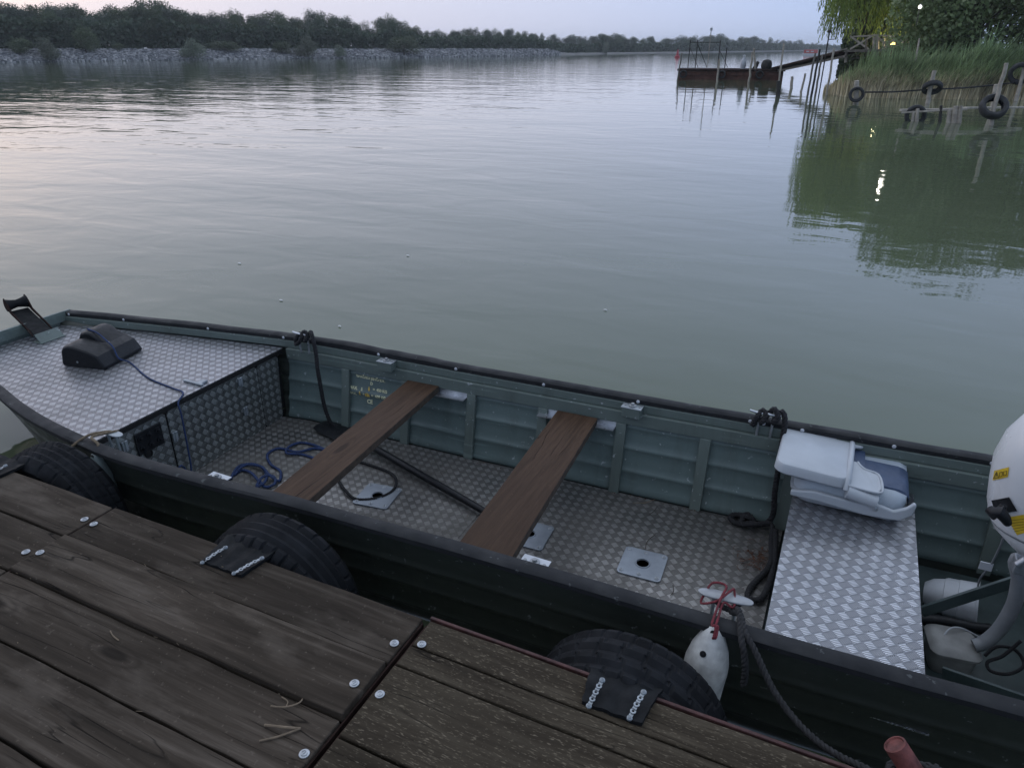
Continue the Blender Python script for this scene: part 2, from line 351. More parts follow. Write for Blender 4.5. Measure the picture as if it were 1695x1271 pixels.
# water
g=G('river_water',(.085,.118,.092),.03); g.set('IOR',1.333)
geo=g.n('ShaderNodeNewGeometry').outputs['Position']
mask=g.rng(g.noise(.05,3,.5,g.map((.6,1,1),src=geo)),.42,.62,.35,1.)
sp=g.n('ShaderNodeSeparateXYZ',geo)
left=g.rng(g.math('ADD',g.math('MULTIPLY',sp.outputs[0],-1.),g.math('MULTIPLY',sp.outputs[1],-.22)),-3.,9.,.45,1.1,True)
rt=(0,0,R(-62))
h1=g.noise(1,2.5,.5,g.map((.9,1.8,1),rt,geo),.4)
h2=g.noise(1,3,.55,g.map((3.0,5.5,1),(0,0,R(-50)),geo),.6)
h3=g.noise(1,2,.5,g.map((.16,.42,1),(0,0,R(-80)),geo),.5)
h=g.math('ADD',g.math('ADD',g.math('MULTIPLY',h1,.55),g.math('MULTIPLY',g.math('MULTIPLY',h2,mask),.07)),g.math('MULTIPLY',h3,1.6))
g.bump(g.math('MULTIPLY',h,left),1.,.026)
g.col(g.mix(g.rng(g.noise(.25,3,.5,geo),.35,.7),(.080,.099,.060),(.096,.116,.072)))
m_water=g.m
# ------------------------------------------------------------------ SETTING
WATER_MB=MB()
shore_px=[(-160,108),(-60,105.5),(0,104),(150,102),(300,100),(450,98),(600,97),(700,96),(800,94.3),(900,92.7),(930,91.5),(1000,90),(1080,88.8),(1150,88),(1250,86),(1350,84.3),(1500,83.2)]
shore=[P(x,y) for x,y in shore_px]
def shore_at(px):
    for (a,pa),(b,pb) in zip(zip([q[0] for q in shore_px],shore),list(zip([q[0] for q in shore_px],shore))[1:]):
        if a<=px<=b: return pa.lerp(pb,(px-a)/(b-a))
    return shore[-1]
def outw(p): v=Vector((p.x,p.y,0)); return v.normalized()
samples=[-160+i*10 for i in range(167)]
def prof(px):
    k=max(0,min(1,(935-px)/30)); return 1.75*k+.5*(1-k), 6*k+5*(1-k)
mb=MB(); rings=[]
for px in samples:
    p=shore_at(px); o=outw(p); hh,dd=prof(px)
    q=lambda d,z: p+o*d+Vector((0,0,z))
    rings.append([q(-1.5,-.4),q(0,0.02),q(dd*.5,hh*.5),q(dd,hh),q(dd+4,hh+.1)])
mb.loft(rings,cap=False,closed=False); mb.build('bank',m_sand)['kind']='structure'
mb=MB(); rings=[]
for px in samples:
    p=shore_at(px); o=outw(p); hh,dd=prof(px)
    q=lambda d,z: p+o*d+Vector((0,0,z))
    rings.append([q(dd+3.5,hh+.06),q(dd+30,hh+.6),q(dd+300,hh+.8),q(dd+900,hh+.8)])
mb.loft(rings,cap=False,closed=False); mb.build('ground',m_ground)['kind']='structure'
# riprap stones
mb=MB(); rr=random.Random(3); mb.rc=False
for i in range(20000):
    px=rr.uniform(-120,925); p=shore_at(px); o=outw(p); hh,dd=prof(px); t=rr.random()
    c=p+o*(dd*t-.3)+Vector((0,0,hh*t)); s_=rr.uniform(.14,.42); Mx=Matrix.Translation(c)@Matrix.Rotation(rr.random()*6,4,'Z')@Matrix.Rotation(rr.uniform(-.5,.5),4,'X')
    a=[s_*rr.uniform(.6,1.2) for _ in range(3)]; a[2]*=.7
    vs=[(sx_*a[0]*rr.uniform(.5,1),sy_*a[1]*rr.uniform(.5,1),sz_*a[2]*rr.uniform(.6,1)) for sz_ in (-1,1) for sx_,sy_ in ((-1,-1),(1,-1),(1,1),(-1,1))]
    mb.add(vs,[(0,3,2,1),(4,5,6,7),(0,1,5,4),(1,2,6,5),(2,3,7,6),(3,0,4,7)],Mx)
tag(mb.build('riprap',m_stone),'grey riprap stones covering the sloping far river bank','stones',kind='stuff')
# ------------------------------------------------------------------ trees of the far bank
def rnd_dir(r): 
    while 1:
        v=Vector((r.uniform(-1,1),r.uniform(-1,1),r.uniform(-1,1)))
        if .05<v.length<1: return v.normalized()
def leafquad(mb,p,r,s_,asp=1.,droop=0):
    a=rnd_dir(r); 
    if droop: a=(a*(1-droop)+Vector((0,0,-1))*droop).normalized()
    b=a.cross(rnd_dir(r)).normalized(); l=s_*r.uniform(.6,1.3); ww=l*asp
    k=len(mb.v); mb.v+=[p-a*l*.5,p+b*ww*.5+a*l*.05,p+a*l*.5,p-b*ww*.5]; mb.f.append((k,k+1,k+2,k+3))
def crown_mesh(seed,mat,n=2600,shape='oak',leaf=.04):
    n=int(n*1.35); leaf*=.86
    r=random.Random(seed); mb=MB(); mb.rc=False; blobs=[]
    nb={'oak':16,'tall':15,'bush':9}[shape]
    for i in range(nb):
        if shape=='oak': z=r.uniform(.25,.86); rad=.42*math.sin(math.pi*min(1,max(.1,(z-.02)/1.0)))**.6; a=r.random()*6.28; q=rad*r.uniform(.2,.85); b=(q*math.cos(a),q*math.sin(a),z,r.uniform(.13,.22))
        elif shape=='tall': z=r.uniform(.18,.90); rad=.26*(1-.55*abs(z-.4)); a=r.random()*6.28; q=rad*r.uniform(.1,.8); b=(q*math.cos(a),q*math.sin(a),z,r.uniform(.09,.16))
        else: z=r.uniform(.18,.72); a=r.random()*6.28; q=.5*r.uniform(.1,.8)*(1.15-z); b=(q*math.cos(a),q*math.sin(a),z,r.uniform(.16,.30))
        blobs.append(b)
    for i in range(n):
        bx,by,bz,br=r.choice(blobs); d=rnd_dir(r); rr_=br*(r.random()**.35)*r.uniform(.9,1.22)
        leafquad(mb,Vector((bx,by,bz))+Vector((d.x*rr_,d.y*rr_,max(-bz+.01,d.z*rr_*.9))),r,leaf,.7)
    me=bpy.data.meshes.new('crown'); me.from_pydata([tuple(v) for v in mb.v],[],mb.f); me.materials.append(mat); return me
def trunk_mesh(seed):
    r=random.Random(seed); mb=MB()
    top=Vector((r.uniform(-.03,.03),r.uniform(-.03,.03),.72)); mb.tube(spl([(0,0,-.02),(r.uniform(-.02,.02),0,.3),top],4),[.022-.0015*i for i in range(9)],7)
    for i in range(6):
        z=r.uniform(.22,.6); a=r.random()*6.28; mb.tube(spl([(0,0,z),(.1*math.cos(a),.1*math.sin(a),z+.08),(.24*math.cos(a),.24*math.sin(a),z+.22)],3),[.010,.009,.008,.007,.006,.005,.004],5)
    me=bpy.data.meshes.new('trunk'); me.from_pydata([tuple(v) for v in mb.v],[],mb.f); me.materials.append(m_bark); return me
crowns=[crown_mesh(11,m_lf[0],3600,'oak'),crown_mesh(12,m_lf[1],3600,'oak'),crown_mesh(13,m_lf[0],3000,'tall',.034),crown_mesh(14,m_lf[1],3400,'oak',.035),crown_mesh(15,m_lf[2],3000,'oak',.035),crown_mesh(16,m_lf[0],2600,'tall',.03)]
trunks=[trunk_mesh(i) for i in range(4)]
m_bush=M_leaf('bush_leaves_pale',(.10,.12,.09),(.16,.185,.135),(.22,.245,.18))
bushes=[crown_mesh(21,m_bush,1800,'bush',.06),crown_mesh(22,m_lf[1],1800,'bush',.06)]
def mk_tree(name,loc,h,wd,cr,tk,label,cat,group,rz=0.):
    root=empty(name,loc,label,cat,group); root.rotation_euler.z=rz
    for nm,me in (('trunk',tk),('crown',cr)):
        o=bpy.data.objects.new(nm,me); C.objects.link(o); o.parent=root; o.scale=(wd,wd,h); W[o.name]=Vector(loc)
    return root
top_px=[(-160,2),(0,2),(60,8),(140,10),(175,18),(230,8),(275,0),(311,20),(351,22),(381,15),(416,30),(461,17),(506,32),(531,17),(592,32),(622,43),(637,25),(682,36),(702,50),(802,46),(848,49),(871,51),(906,59),(941,57),(966,62),(998,55),(1048,61),(1083,59),(1104,64),(1154,57),(1207,62),(1260,64),(1331,69.5),(1400,74)]
def topy(px):
    for (a,ya),(b,yb) in zip(top_px,top_px[1:]):
        if a<=px<=b: return ya+(yb-ya)*(px-a)/(b-a)
    return top_px[-1][1]
rr=random.Random(5)
px=-110.
while px<1385:
    for row in range(2):
        x=px+rr.uniform(-5,5)+row*7; p=shore_at(x); o=outw(p); hh,dd=prof(x); base=p+o*(dd+(5 if row==0 else 13)+rr.uniform(0,4)); base.z=hh
        dist=math.hypot(base.x,base.y); ty=topy(x)+rr.uniform(-2,4)+(0 if row else rr.uniform(2,11)*min(1.,110/dist*1.4)); d=ray(x,ty); tz=EYE+d.z*dist/math.hypot(d.x,d.y); h_=max(2.5,tz-hh)/.97
        k=rr.randrange(6); wd=h_*rr.uniform(.75,1.05)*(1.5 if x>930 else 1.15)
        zone='left stretch behind the riprap' if x<300 else 'middle stretch behind the riprap' if x<700 else 'low straight stretch behind the riprap' if x<930 else 'far distant shore'
        kind=['dark rounded','olive rounded','dark narrow','olive spreading','greyish rounded','dark slender'][k]
        mk_tree('broadleaf_tree',base,h_,wd,crowns[k],trunks[rr.randrange(4)],f'{kind} broadleaf tree in the dense wood, {zone}','tree','trees of the wood on the far bank',rr.uniform(0,6.28))
    px+= 13 if px<700 else 14 if px<930 else 12.5
# undergrowth that closes the wood below the crowns
mb=MB(); mb.rc=False; rr=random.Random(9)
for i in range(46000):
    x=rr.uniform(-150,1395); p=shore_at(x); o=outw(p); hh,dd=prof(x); dist=p.length; hmax=max(1.5,(topy(x)-80)*-dist/1180*.62)
    q=p+o*(dd+2.5+rr.random()*7); q.z=hh+(rr.random()**1.3)*hmax*.9; leafquad(mb,q,rr,max(.55,dist*.0042),.8)
tag(mb.build('undergrowth',m_lf[0]),'dark undergrowth filling the foot of the far wood','undergrowth',kind='stuff')
# separate bushes on the riprap
bl=[(42,68,88,36,1,'pair of olive bushes at the left end of the riprap, left one'),(77,66,97,34,0,'grey green bush at the left end of the riprap, right of the olive bush'),(146,56,88,40,1,'olive bush high on the riprap below the left wood'),(199,72,82,20,1,'small low bush on top of the riprap, left part'),(320,68,97,37,0,'large grey willow bush on the riprap below the highest trees'),(370,70,84,46,1,'dark wide bush beside the big grey willow bush'),(467,72,90,30,1,'low dark bush on the riprap left of the tall pale bush'),(508,62,95,37,0,'tall pale bush growing down to the water on the riprap'),(560,74,94,20,0,'small round pale bush at the water on the riprap'),(668,65,92,52,1,'broad dark bush at the water near the end of the high trees'),(1003,72,90,14,0,'pale round bush on the distant shore')]
for x,yt,yb,wpx,k,lab in bl:
    b=P(x,yb+ (6 if yb<86 else 0)) if yb>=93 else None
    p=shore_at(x); o=outw(p); hh,dd=prof(x)
    t=max(0.02,min(1,(shore_px and (P(x,yb).length-p.length)/1 if False else (lambda yw:(yw-yb)/(yw-80.))( (p and (80+ (1180*2/ (p.length+1e-6))*1.1)) ))))
    base=p+o*(dd*t); base.z=hh*t-.1; dist=math.hypot(base.x,base.y); h_=max(1.2,(yb-yt)/1180*dist*1.15); wd=wpx/1180*dist*1.05
    mk_tree('bush',base,h_,wd,bushes[1 if k else 0],trunks[0],lab,'bush','bushes on the riprap bank',x)
# ------------------------------------------------------------------ right bank
mb=MB(); line=[(1359,152),(1368,156),(1400,161),(1450,163),(1520,164),(1600,165),(1700,166),(1900,168),(2100,172)]
rp_=[P(x,y) for x,y in line]; rings=[]
for p in rp_:
    o=Vector((.45,.9,0)).normalized() if p is not rp_[0] else Vector((.10,1,0)).normalized()
    rings.append([p-o*.6+Vector((0,0,-.3)),p+o*.8+Vector((0,0,.05)),p+o*4+Vector((0,0,.35)),p+o*9+Vector((0,0,1.1)),p+o*60+Vector((0,0,1.6))])
mb.loft(rings,cap=False,closed=False); tag(mb.build('ground',m_ground),kind='structure')
def rbank(px):
    for (a,pa),(b,pb) in zip(zip([q[0] for q in line],rp_),list(zip([q[0] for q in line],rp_))[1:]):
        if a<=px<=b: return pa.lerp(pb,(px-a)/(b-a))
    return rp_[-1]
mb=MB(); mb.rc=False; rr=random.Random(4)
for i in range(38000):
    px=rr.uniform(1362,1760); dep=rr.random()**1.4*5.5; p=rbank(px)+Vector((.45,.9,0)).normalized()*dep; clump=mnoise.noise(Vector((p.x*.9,p.y*.9,0)))
    edge=min(1.,max(.35,(px-1352)/40)); h_=(1.55+.6*clump+rr.uniform(-.35,.35))*(.55+.45*min(1,dep/1.5))*edge*(1+.35*max(0,(px-1500)/200)); h_=max(.4,h_)*(1.35 if rr.random()<.05 else 1)
    a=rr.random()*6.28; lean=Vector((math.cos(a)*.18+.12,math.sin(a)*.18,0))*rr.uniform(.4,1.6)*h_; ww=Vector((rr.uniform(-1,1),rr.uniform(-1,1),0)).normalized()*rr.uniform(.012,.028)
    p.z=.0; k=len(mb.v); pts=[(0,0,1.),(.55,.25,.9),(1.,1.,.15)]
    for t,l,wf in pts:
        c=p+Vector((0,0,h_*t*(1-.08*l)))+lean*l; mb.v+=[c-ww*wf,c+ww*wf]
    mb.f+=[(k,k+1,k+3,k+2),(k+2,k+3,k+5,k+4)]
tag(mb.build('reeds',m_reed),'green and tan reeds along the right river bank','reeds',kind='stuff')
# weeping willow behind the pier
def frond_crown(name,parent,mat,ctr,rx,ry,rz_,n,leaf,strand,seed,droop=.75,inner=.35):
    r=random.Random(seed); mb=MB(); mb.rc=False
    lob=[(Vector((r.uniform(-.7,.7)*rx,r.uniform(-.7,.7)*ry,r.uniform(-.35,.65)*rz_)),r.uniform(.35,.6)) for _ in range(14)]
    for i in range(n):
        c,s_=r.choice(lob); d=rnd_dir(r); d.z=abs(d.z)*.9+.05 if strand else d.z; q=r.uniform(inner,1)**.5
        p=ctr+c+Vector((d.x*rx*s_*q,d.y*ry*s_*q,d.z*rz_*s_*q))
        if strand:
            L_=r.uniform(.4,1)*strand; sw=Vector((r.uniform(-.15,.15),r.uniform(-.15,.15),0)); m_=int(L_/(leaf*.42))
            for j in range(m_):
                t=j/m_; leafquad(mb,p+sw*t*L_+Vector((r.uniform(-.05,.05),r.uniform(-.05,.05),-t*L_)),r,leaf,.30,droop)
        else:
            leafquad(mb,p,r,leaf,.8,droop)
    return mb.build(name,mat,parent)
def limbs(parent,base,h_,r0,seed,spread):
    r=random.Random(seed); mb=MB(); tp=base+Vector((r.uniform(-.3,.3),r.uniform(-.3,.3),h_*.55)); pts=spl([base-Vector((0,0,.3)),base+Vector((.1,0,h_*.25)),tp],5); mb.tube(pts,[r0*(1-.05*i) for i in range(len(pts))],9)
    for i in range(9):
        a=r.random()*6.28; s_=base.lerp(tp,r.uniform(.35,1)); e=s_+Vector((math.cos(a)*spread,math.sin(a)*spread,h_*r.uniform(.18,.42))); pts=spl([s_,s_.lerp(e,.5)+Vector((0,0,.3)),e],4); mb.tube(pts,[r0*.4*(1-.09*j) for j in range(len(pts))],6)
    return mb.build('trunk',m_bark,parent,smooth=60)
wb=P(1460,140); wb=Vector((wb.x+.9,wb.y+9.5,.8))
root=empty('willow_tree',wb,'weeping willow with yellow green drooping fronds behind the timber jetty','tree')
limbs(root,wb,8,.28,31,2.4); frond_crown('crown',root,m_willow,wb+Vector((-.3,0,5.6)),5.0,3.4,5.4,3400,.22,4.4,32,.75,.15)
for i,(px,dep,hh,rad,nn,mt,lab,lf) in enumerate([
  (1412,12,7.6,2.2,4200,m_willow,'small drooping willow at the tip of the bank left of the jetty',.22),
  (1590,7,8.3,3.4,15000,m_poplar,'big bushy tree with pale round leaves behind the reeds',.20),
  (1705,7.5,8.7,3.7,12000,m_poplar,'bushy tree at the right edge behind the stacked tyres',.20),
  (1830,9,8.5,3.6,6000,m_poplar,'rightmost bushy tree of the near bank, mostly outside the frame',.26),
  (1655,15,9,4.0,7000,m_lf[1],'tall dark tree standing behind the pale leaved trees',.26),
  (1525,16,8.6,3.8,7000,m_lf[1],'dark tree filling the gap behind the weeping willow',.26),
  (1440,19,7.4,2.9,6000,m_lf[1],'low dark tree behind the jetty under the willow',.26)]):
    p=rbank(px); p=p+outw(p)*dep; p.z=.9 if dep>6 else .7
    root=empty('bank_tree' if mt is not m_willow else 'willow_tree',p,lab,'tree'); limbs(root,p,hh*.8,.2,50+i,rad*.5)
    r=random.Random(60+i); 
    if mt is m_willow: frond_crown('crown',root,mt,p+Vector((0,0,hh*.6)),rad,rad,hh*.36,900,.2,2.8,70+i)
    else: frond_crown('crown',root,mt,p+Vector((0,0,hh*.46)),rad*1.15,rad*.9,hh*.62,nn,lf,0,70+i,.15,.2)
# low shrubs between the trees and reeds
mb=MB(); mb.rc=False; r=random.Random(77)
for i in range(9000):
    px=r.uniform(1380,1510) if i%5<3 else r.uniform(1510,1900); dep=r.uniform(4.5,8) if px>1510 else r.uniform(9.5,13); p=rbank(px); p=p+outw(p)*(dep+1.5); p.z=.4+r.random()**1.2*(2.6 if px>1510 else 2.6); leafquad(mb,p,r,.24 if px>1510 else .32,.7,.1)
tag(mb.build('shrubbery',m_lf[1]),'tangled shrubs between the reeds and the bank trees','shrubs',kind='stuff')
# ------------------------------------------------------------------ stakes, posts, tyres at the right
def post(a_px,top_px,r0,mat,label,name='mooring_stake',taper=.8,wet=True,group='stakes standing in the water',below=.5,cat='post'):
    b=P(*a_px); d=ray(*top_px); t=math.hypot(b.x,b.y)/math.hypot(d.x,d.y); tpz=Vector((d.x*t,d.y*t,EYE+d.z*t)); ax=(b-tpz).normalized()
    r=random.Random(hash(label)%999 if False else int(a_px[0]*7+a_px[1])); n=9; pts=[]
    for i in range(n):
        k=i/(n-1); p=(b+ax*below).lerp(tpz,k); j=min(r0*.35,(tpz.z+.5)*.012) if 0<i<n-1 else 0; pts.append(p+Vector((r.uniform(-j,j),r.uniform(-j,j),0)))
    mb=MB(); mb.tube(pts,[r0*(1-(1-taper)*i/(n-1)) for i in range(n)],8); o=mb.build(name,mat,smooth=50); tag(o,label,cat,group); return b,tpz
post((1288,160),(1289,134),.11,m_postd,'short thick black stake in front of the rusty pontoon')
post((1310,148),(1311,127),.085,m_post,'short pale stake right of the thick black stake')
post((1287,152),(1298,72),.05,m_post,'tall thin stake rising between pontoon and gangway')
post((1240,136),(1246,86),.08,m_post,'left stake of the thick crossed pair at the pontoon end')
post((1252,133),(1248,80),.08,m_post,'right stake of the thick crossed pair at the pontoon end')
post((1187,136),(1191,98),.07,m_post,'leaning stake in front of the pontoon between its tyres')
post((1121,134),(1129,88),.05,m_oldw,'thin leaning stake at the left end of the pontoon')
post((1326,152),(1333,122),.06,m_post,'crooked short branch stake beside the gangway')
post((1336,160),(1350,88),.05,m_oldw,'leftmost leaning pole in the bundle under the gangway')
post((1343,160),(1357,82),.055,m_postd,'dark leaning pole in the middle of the bundle under the gangway')
post((1349,158),(1361,92),.05,m_oldw,'rightmost leaning pole in the bundle under the gangway')
post((1368,158),(1381,80),.055,m_post,'pale pole standing at the tip of the reeds')
post((1428,158),(1436,112),.05,m_post,'thin pale pole half hidden in the reeds',group='poles among the reeds')
post((1503,160),(1522,64),.045,m_post,'tall thin pale pole in the reeds below the white lamp',group='poles among the reeds')
post((1570,150),(1580,78),.10,m_post,'thick pale post standing in the reeds behind the middle tyre',group='poles among the reeds')
post((1640,150),(1650,84),.06,m_post,'left one of two thin pale posts in the reeds above the large tyre',group='poles among the reeds')
post((1652,150),(1660,82),.06,m_post,'right one of two thin pale posts in the reeds above the large tyre',group='poles among the reeds')
t1=post((1417,172),(1418,134),.11,m_post,'pale short post inside the leftmost hanging tyre',name='mooring_post',group='mooring posts')
t2=post((1535,172),(1547,117),.09,m_post,'pale post through the tilted tyre in the middle',name='mooring_post',group='mooring posts')
t3=post((1639,208),(1666,105),.065,m_post,'long leaning post through the big worn tyre',name='mooring_post',group='mooring posts')
t4=post((1641,190),(1649,140),.08,m_post,'short pale post just behind the big worn tyre',name='mooring_post',group='mooring posts')
t5=post((1682,168),(1695,112),.09,m_post,'pale leaning post at the right frame edge holding a tyre',name='mooring_post',group='mooring posts')
def tyre_mesh(R0,wd,n=64,tread=None,inner=.62,segs=None):
    """tyre with its axle along local Y, centred at the origin; open inner side"""
    hw=wd/2; prof=[]
    ts=[-1,-.88,-.7,-.52,-.50,-.36,-.20,-.18,0,.18,.20,.36,.50,.52,.7,.88,1]
    ri=R0*inner
    prof.append((-hw*.72,ri)); prof.append((-hw*.98,ri+(R0-ri)*.3)); prof.append((-hw*1.06,ri+(R0-ri)*.62))
    for t in ts: prof.append((t*hw*.95,R0-.012*(R0/.32)*t*t-.02*(R0/.32)*max(0,abs(t)-.8)/.2))
    prof+= [(hw*1.06,ri+(R0-ri)*.62),(hw*.98,ri+(R0-ri)*.3),(hw*.72,ri)]
    th=.018*(R0/.32)
    inn=[(hw*.72-th,ri+.0),(hw*.86,ri+(R0-ri)*.35),(hw*.88,ri+(R0-ri)*.65),(hw*.6,R0-th*2),(-hw*.6,R0-th*2),(-hw*.88,ri+(R0-ri)*.65),(-hw*.86,ri+(R0-ri)*.35),(-hw*.72+th,ri)]
    full=prof+inn; mb=MB(); rings=[]
    for i in range(n):
        a=2*math.pi*i/n; ring=[]
        for j,(y,rd) in enumerate(full):
            if tread and 3<=j<3+len(ts): rd-=tread(ts[j-3],i,n)
            ring.append((rd*math.cos(a),y,rd*math.sin(a)))
        rings.append(ring)
    mb.loft(rings,cap=False,loop=True); return mb
def far_tyre(ctr,R0,wd,label,rot,scale=1.,name='hanging_tyre'):
    mb=tyre_mesh(R0,wd,40,None,.6); Mx=rot; mb.v=[Mx@v+ctr for v in mb.v]; o=mb.build(name,m_tyre_far,smooth=40); tag(o,label,'tyre','old tyres hung on the mooring posts'); return o
def dpt(px,py,ref):
    d=ray(px,py); t=math.hypot(ref.x,ref.y)/math.hypot(d.x,d.y); return Vector((d.x*t,d.y*t,EYE+d.z*t))
Rz=lambda a:Matrix.Rotation(R(a),3,'Z'); Rx=lambda a:Matrix.Rotation(R(a),3,'X'); Ry=lambda a:Matrix.Rotation(R(a),3,'Y')
far_tyre(dpt(1418,156.5,t1[0])+Vector((0,-.15,0)),.29,.17,'leftmost tyre hung on a short post low over the water',Rz(5))
far_tyre(dpt(1543,145.5,t2[0]),.37,.20,'tilted tyre ringed around a post in front of the reeds',Rz(10)@Rx(50))
far_tyre(dpt(1645,177,t3[0]),.37,.24,'big worn grey tyre around the leaning post at the end of the rail',Rz(10)@Rx(-38))
far_tyre(dpt(1689,122,t5[0]),.44,.22,'tyre high on the post at the right frame edge',Rz(-10)@Rx(15))
# line between the tyre posts
mb=MB(); a=dpt(1432,153,t1[0]); b=dpt(1532,149,t2[0]); c=dpt(1680,137,t5[0])
mb.tube(spl([a,a.lerp(b,.5)-Vector((0,0,.03)),b,b.lerp(c,.5)-Vector((0,0,.05)),c],6),.03,6); tag(mb.build('mooring_line',m_moor,smooth=60),'dark line strung between the tyre posts before the reeds','rope')
# low timber rail in the water
root=empty('timber_rail',P(1560,200),'low grey timber rail standing in the water before the reeds','rail')
ref=P(1560,203); mb=MB(); A_=dpt(1490,183,ref); B_=dpt(1600,181,P(1600,200)); D_=dpt(1700,178,P(1695,196))
mb.beam(A_,B_,.12,.07); mb.build('upper_rail',m_post,root,bevel=.01)
mb=MB(); mb.beam(B_+Vector((-.1,-.02,.03)),D_,.10,.06); mb.build('upper_rail',m_post,root,bevel=.01)
mb=MB(); mb.beam(dpt(1492,187,ref),dpt(1560,183,ref),.06,.05); mb.build('lower_rail',m_post,root,bevel=.01)
for px,yt,yb,rr_,mt in ((1519,180,198,.06,m_post),(1512,186,197,.05,m_post),(1558,175,198,.05,m_postd),(1572,183,200,.07,m_post),(1582,176,196,.09,m_post),(1590,176,196,.07,m_post)):
    b=dpt(px,yb,ref); b.z=-.4; t=dpt(px,yt,ref); mb=MB(); mb.tube([b,b.lerp(t,.5)+Vector((.02,0,0)),t],[rr_,rr_*.95,rr_*.8],8); mb.build('leg',mt,root,smooth=50)
# half sunk tyre hanging on the rail
mb=tyre_mesh(.30,.2,36,None,.6); cc=dpt(1516,190,ref); mb.v=[Rz(5)@v+Vector((cc.x,cc.y+.12,.16)) for v in mb.v]; tag(mb.build('hanging_tyre',m_tyre_far,smooth=40),'dark tyre hanging half sunk on the low timber rail','tyre','old tyres hung on the mooring posts')
# ------------------------------------------------------------------ timber jetty with railing
jr=P(1440,150); jref=Vector((jr.x,jr.y,0))*1.06
J=lambda px,py: dpt(px,py,jref)
root=empty('timber_jetty',Vector((J(1450,95).x,J(1450,95).y,.3)),'old grey timber jetty with cross braced railing below the willow','jetty')
mb=MB(); a,b=J(1398,85),J(1510,83); mb.beam(a,b,1.3,.12); mb.build('walkway',m_oldw,root,bevel=.01)
mb=MB(); back=Vector((.15,.9,0)); mb.beam(J(1412,61),J(1452,59),.08,.08); mb.beam(J(1452,59),J(1500,62),.08,.08); mb.build('handrail',m_post,root)
for q in (((1407,60),(1438,82)),((1407,82),(1447,58)),((1447,58),(1466,72)),((1462,82),(1487,58)),((1466,70),(1505,66)),((1468,76),(1505,76))):
    mb=MB(); mb.beam(J(*q[0]),J(*q[1]),.08,.09); mb.build('brace',m_post,root)
for px,y0,y1 in ((1452,104,57),(1446,100,62),(1462,84,64),(1494,84,55),(1504,82,64),(1433,84,66),(1400,104,85),(1436,104,84),(1460,106,84),(1499,100,84)):
    mb=MB(); mb.tube([J(px,y0),J(px+1,y1)],.08 if y0>95 else .065,7); mb.build('post',m_oldw if px%2 else m_post,root)
mb=MB()
for q in (((1452,88),(1470,104)),((1468,92),(1474,106)),((1480,86),(1466,108)),((1408,92),(1446,92)),((1410,97),(1440,96))): mb.beam(J(*q[0]),J(*q[1]),.05,.05)
mb.build('loose_timbers',m_oldw,root)
# lamps
def lamp(px,py,ref_,r_,mat,label,post_to,power,col):
    c=dpt(px,py,ref_); post_to=c.z-.7 if post_to is None else post_to; root=empty('street_lamp',Vector((c.x,c.y,post_to)),label,'lamp')
    mb=MB(); mb.tube([Vector((c.x,c.y+.05,post_to)),Vector((c.x,c.y+.05,c.z))],.02,7); mb.build('pole',m_postd,root)
    mb=MB(); mb.lathe([(.001,-r_),(r_*.7,-r_*.7),(r_,0),(r_*.7,r_*.7),(.001,r_)],12,Matrix.Translation(c)); mb.build('globe',mat,root,smooth=80)
    mb=MB(); mb.lathe([(.001,r_*1.5),(r_*.5,r_*1.35),(r_*.75,r_*1.0),(r_*.74,r_*.94)],12,Matrix.Translation(c)); mb.build('cap',m_steel,root,smooth=80)
    l=bpy.data.lights.new('lamp_light','POINT'); l.energy=power; l.color=col; l.shadow_soft_size=r_; lo=bpy.data.objects.new('lamp_light',l); C.objects.link(lo); lo.parent=root; lo.location=c+Vector((-.1,-.6,.2))-W[root.name]
lamp(1523,12,Vector((rbank(1523).x,rbank(1523).y,0))*1.02,.075,m_lampw,'lit white lamp glowing among the tree leaves',None,9,(1,.95,.8))
lamp(1478,74,jref*1.02,.14,m_lampy,'lit warm yellow globe lamp behind the jetty railing',1.0,55,(1,.85,.45))
# thin lamp mast near the gangway head
c=J(1371,66); root=empty('lamp_mast',Vector((c.x,c.y,0)),'thin dark unlit lamp mast beside the gangway head','mast')
mb=MB(); mb.tube([(c.x,c.y,-.3),(c.x,c.y,c.z+.3)],.035,7); mb.build('pole',m_postd,root); mb=MB(); mb.lathe([(.001,-.1),(.1,-.05),(.1,.06),(.001,.12)],10,Matrix.Translation((c.x,c.y,c.z+.4))); mb.build('lantern',m_postd,root)
mb=MB(); mb.tube([(c.x,c.y,c.z),(c.x+.35,c.y,c.z+.02)],.02,6); mb.build('arm',m_postd,root)
# ------------------------------------------------------------------ rusty pontoon
pa=P(1122,132); pb=pa+Vector((.985,.175,0))*7.0; axd=(pb-pa); LP=axd.length; axd.normalize(); nrm=Vector((-axd.y,axd.x,0)); h_=.78; wp=3.2
root=empty('rusty_pontoon',(pa+pb)/2,'rust red steel pontoon floating at the end of the gangway','pontoon')
Mp=Matrix.Translation(pa)@Matrix(((axd.x,nrm.x,0,0),(axd.y,nrm.y,0,0),(0,0,1,0),(0,0,0,1)))
mb=MB(); mb.box((0,0,-.3),(LP,wp,h_*.72),Mp); mb.build('float_body',m_rust,root,bevel=.04)
mb=MB(); mb.box((-.1,-.08,h_*.72),(LP+.1,wp+.1,h_*.88),Mp); mb.build('deck',m_frame,root,bevel=.02)
mb=MB()
for i in range(9): mb.box((.2+i*LP/8.6,-.06,0.0),(.26+i*LP/8.6,-.002,h_*.72),Mp)
mb.box((0,-.07,.30),(LP,-.003,.36),Mp); mb.build('ribs',m_rust,root)
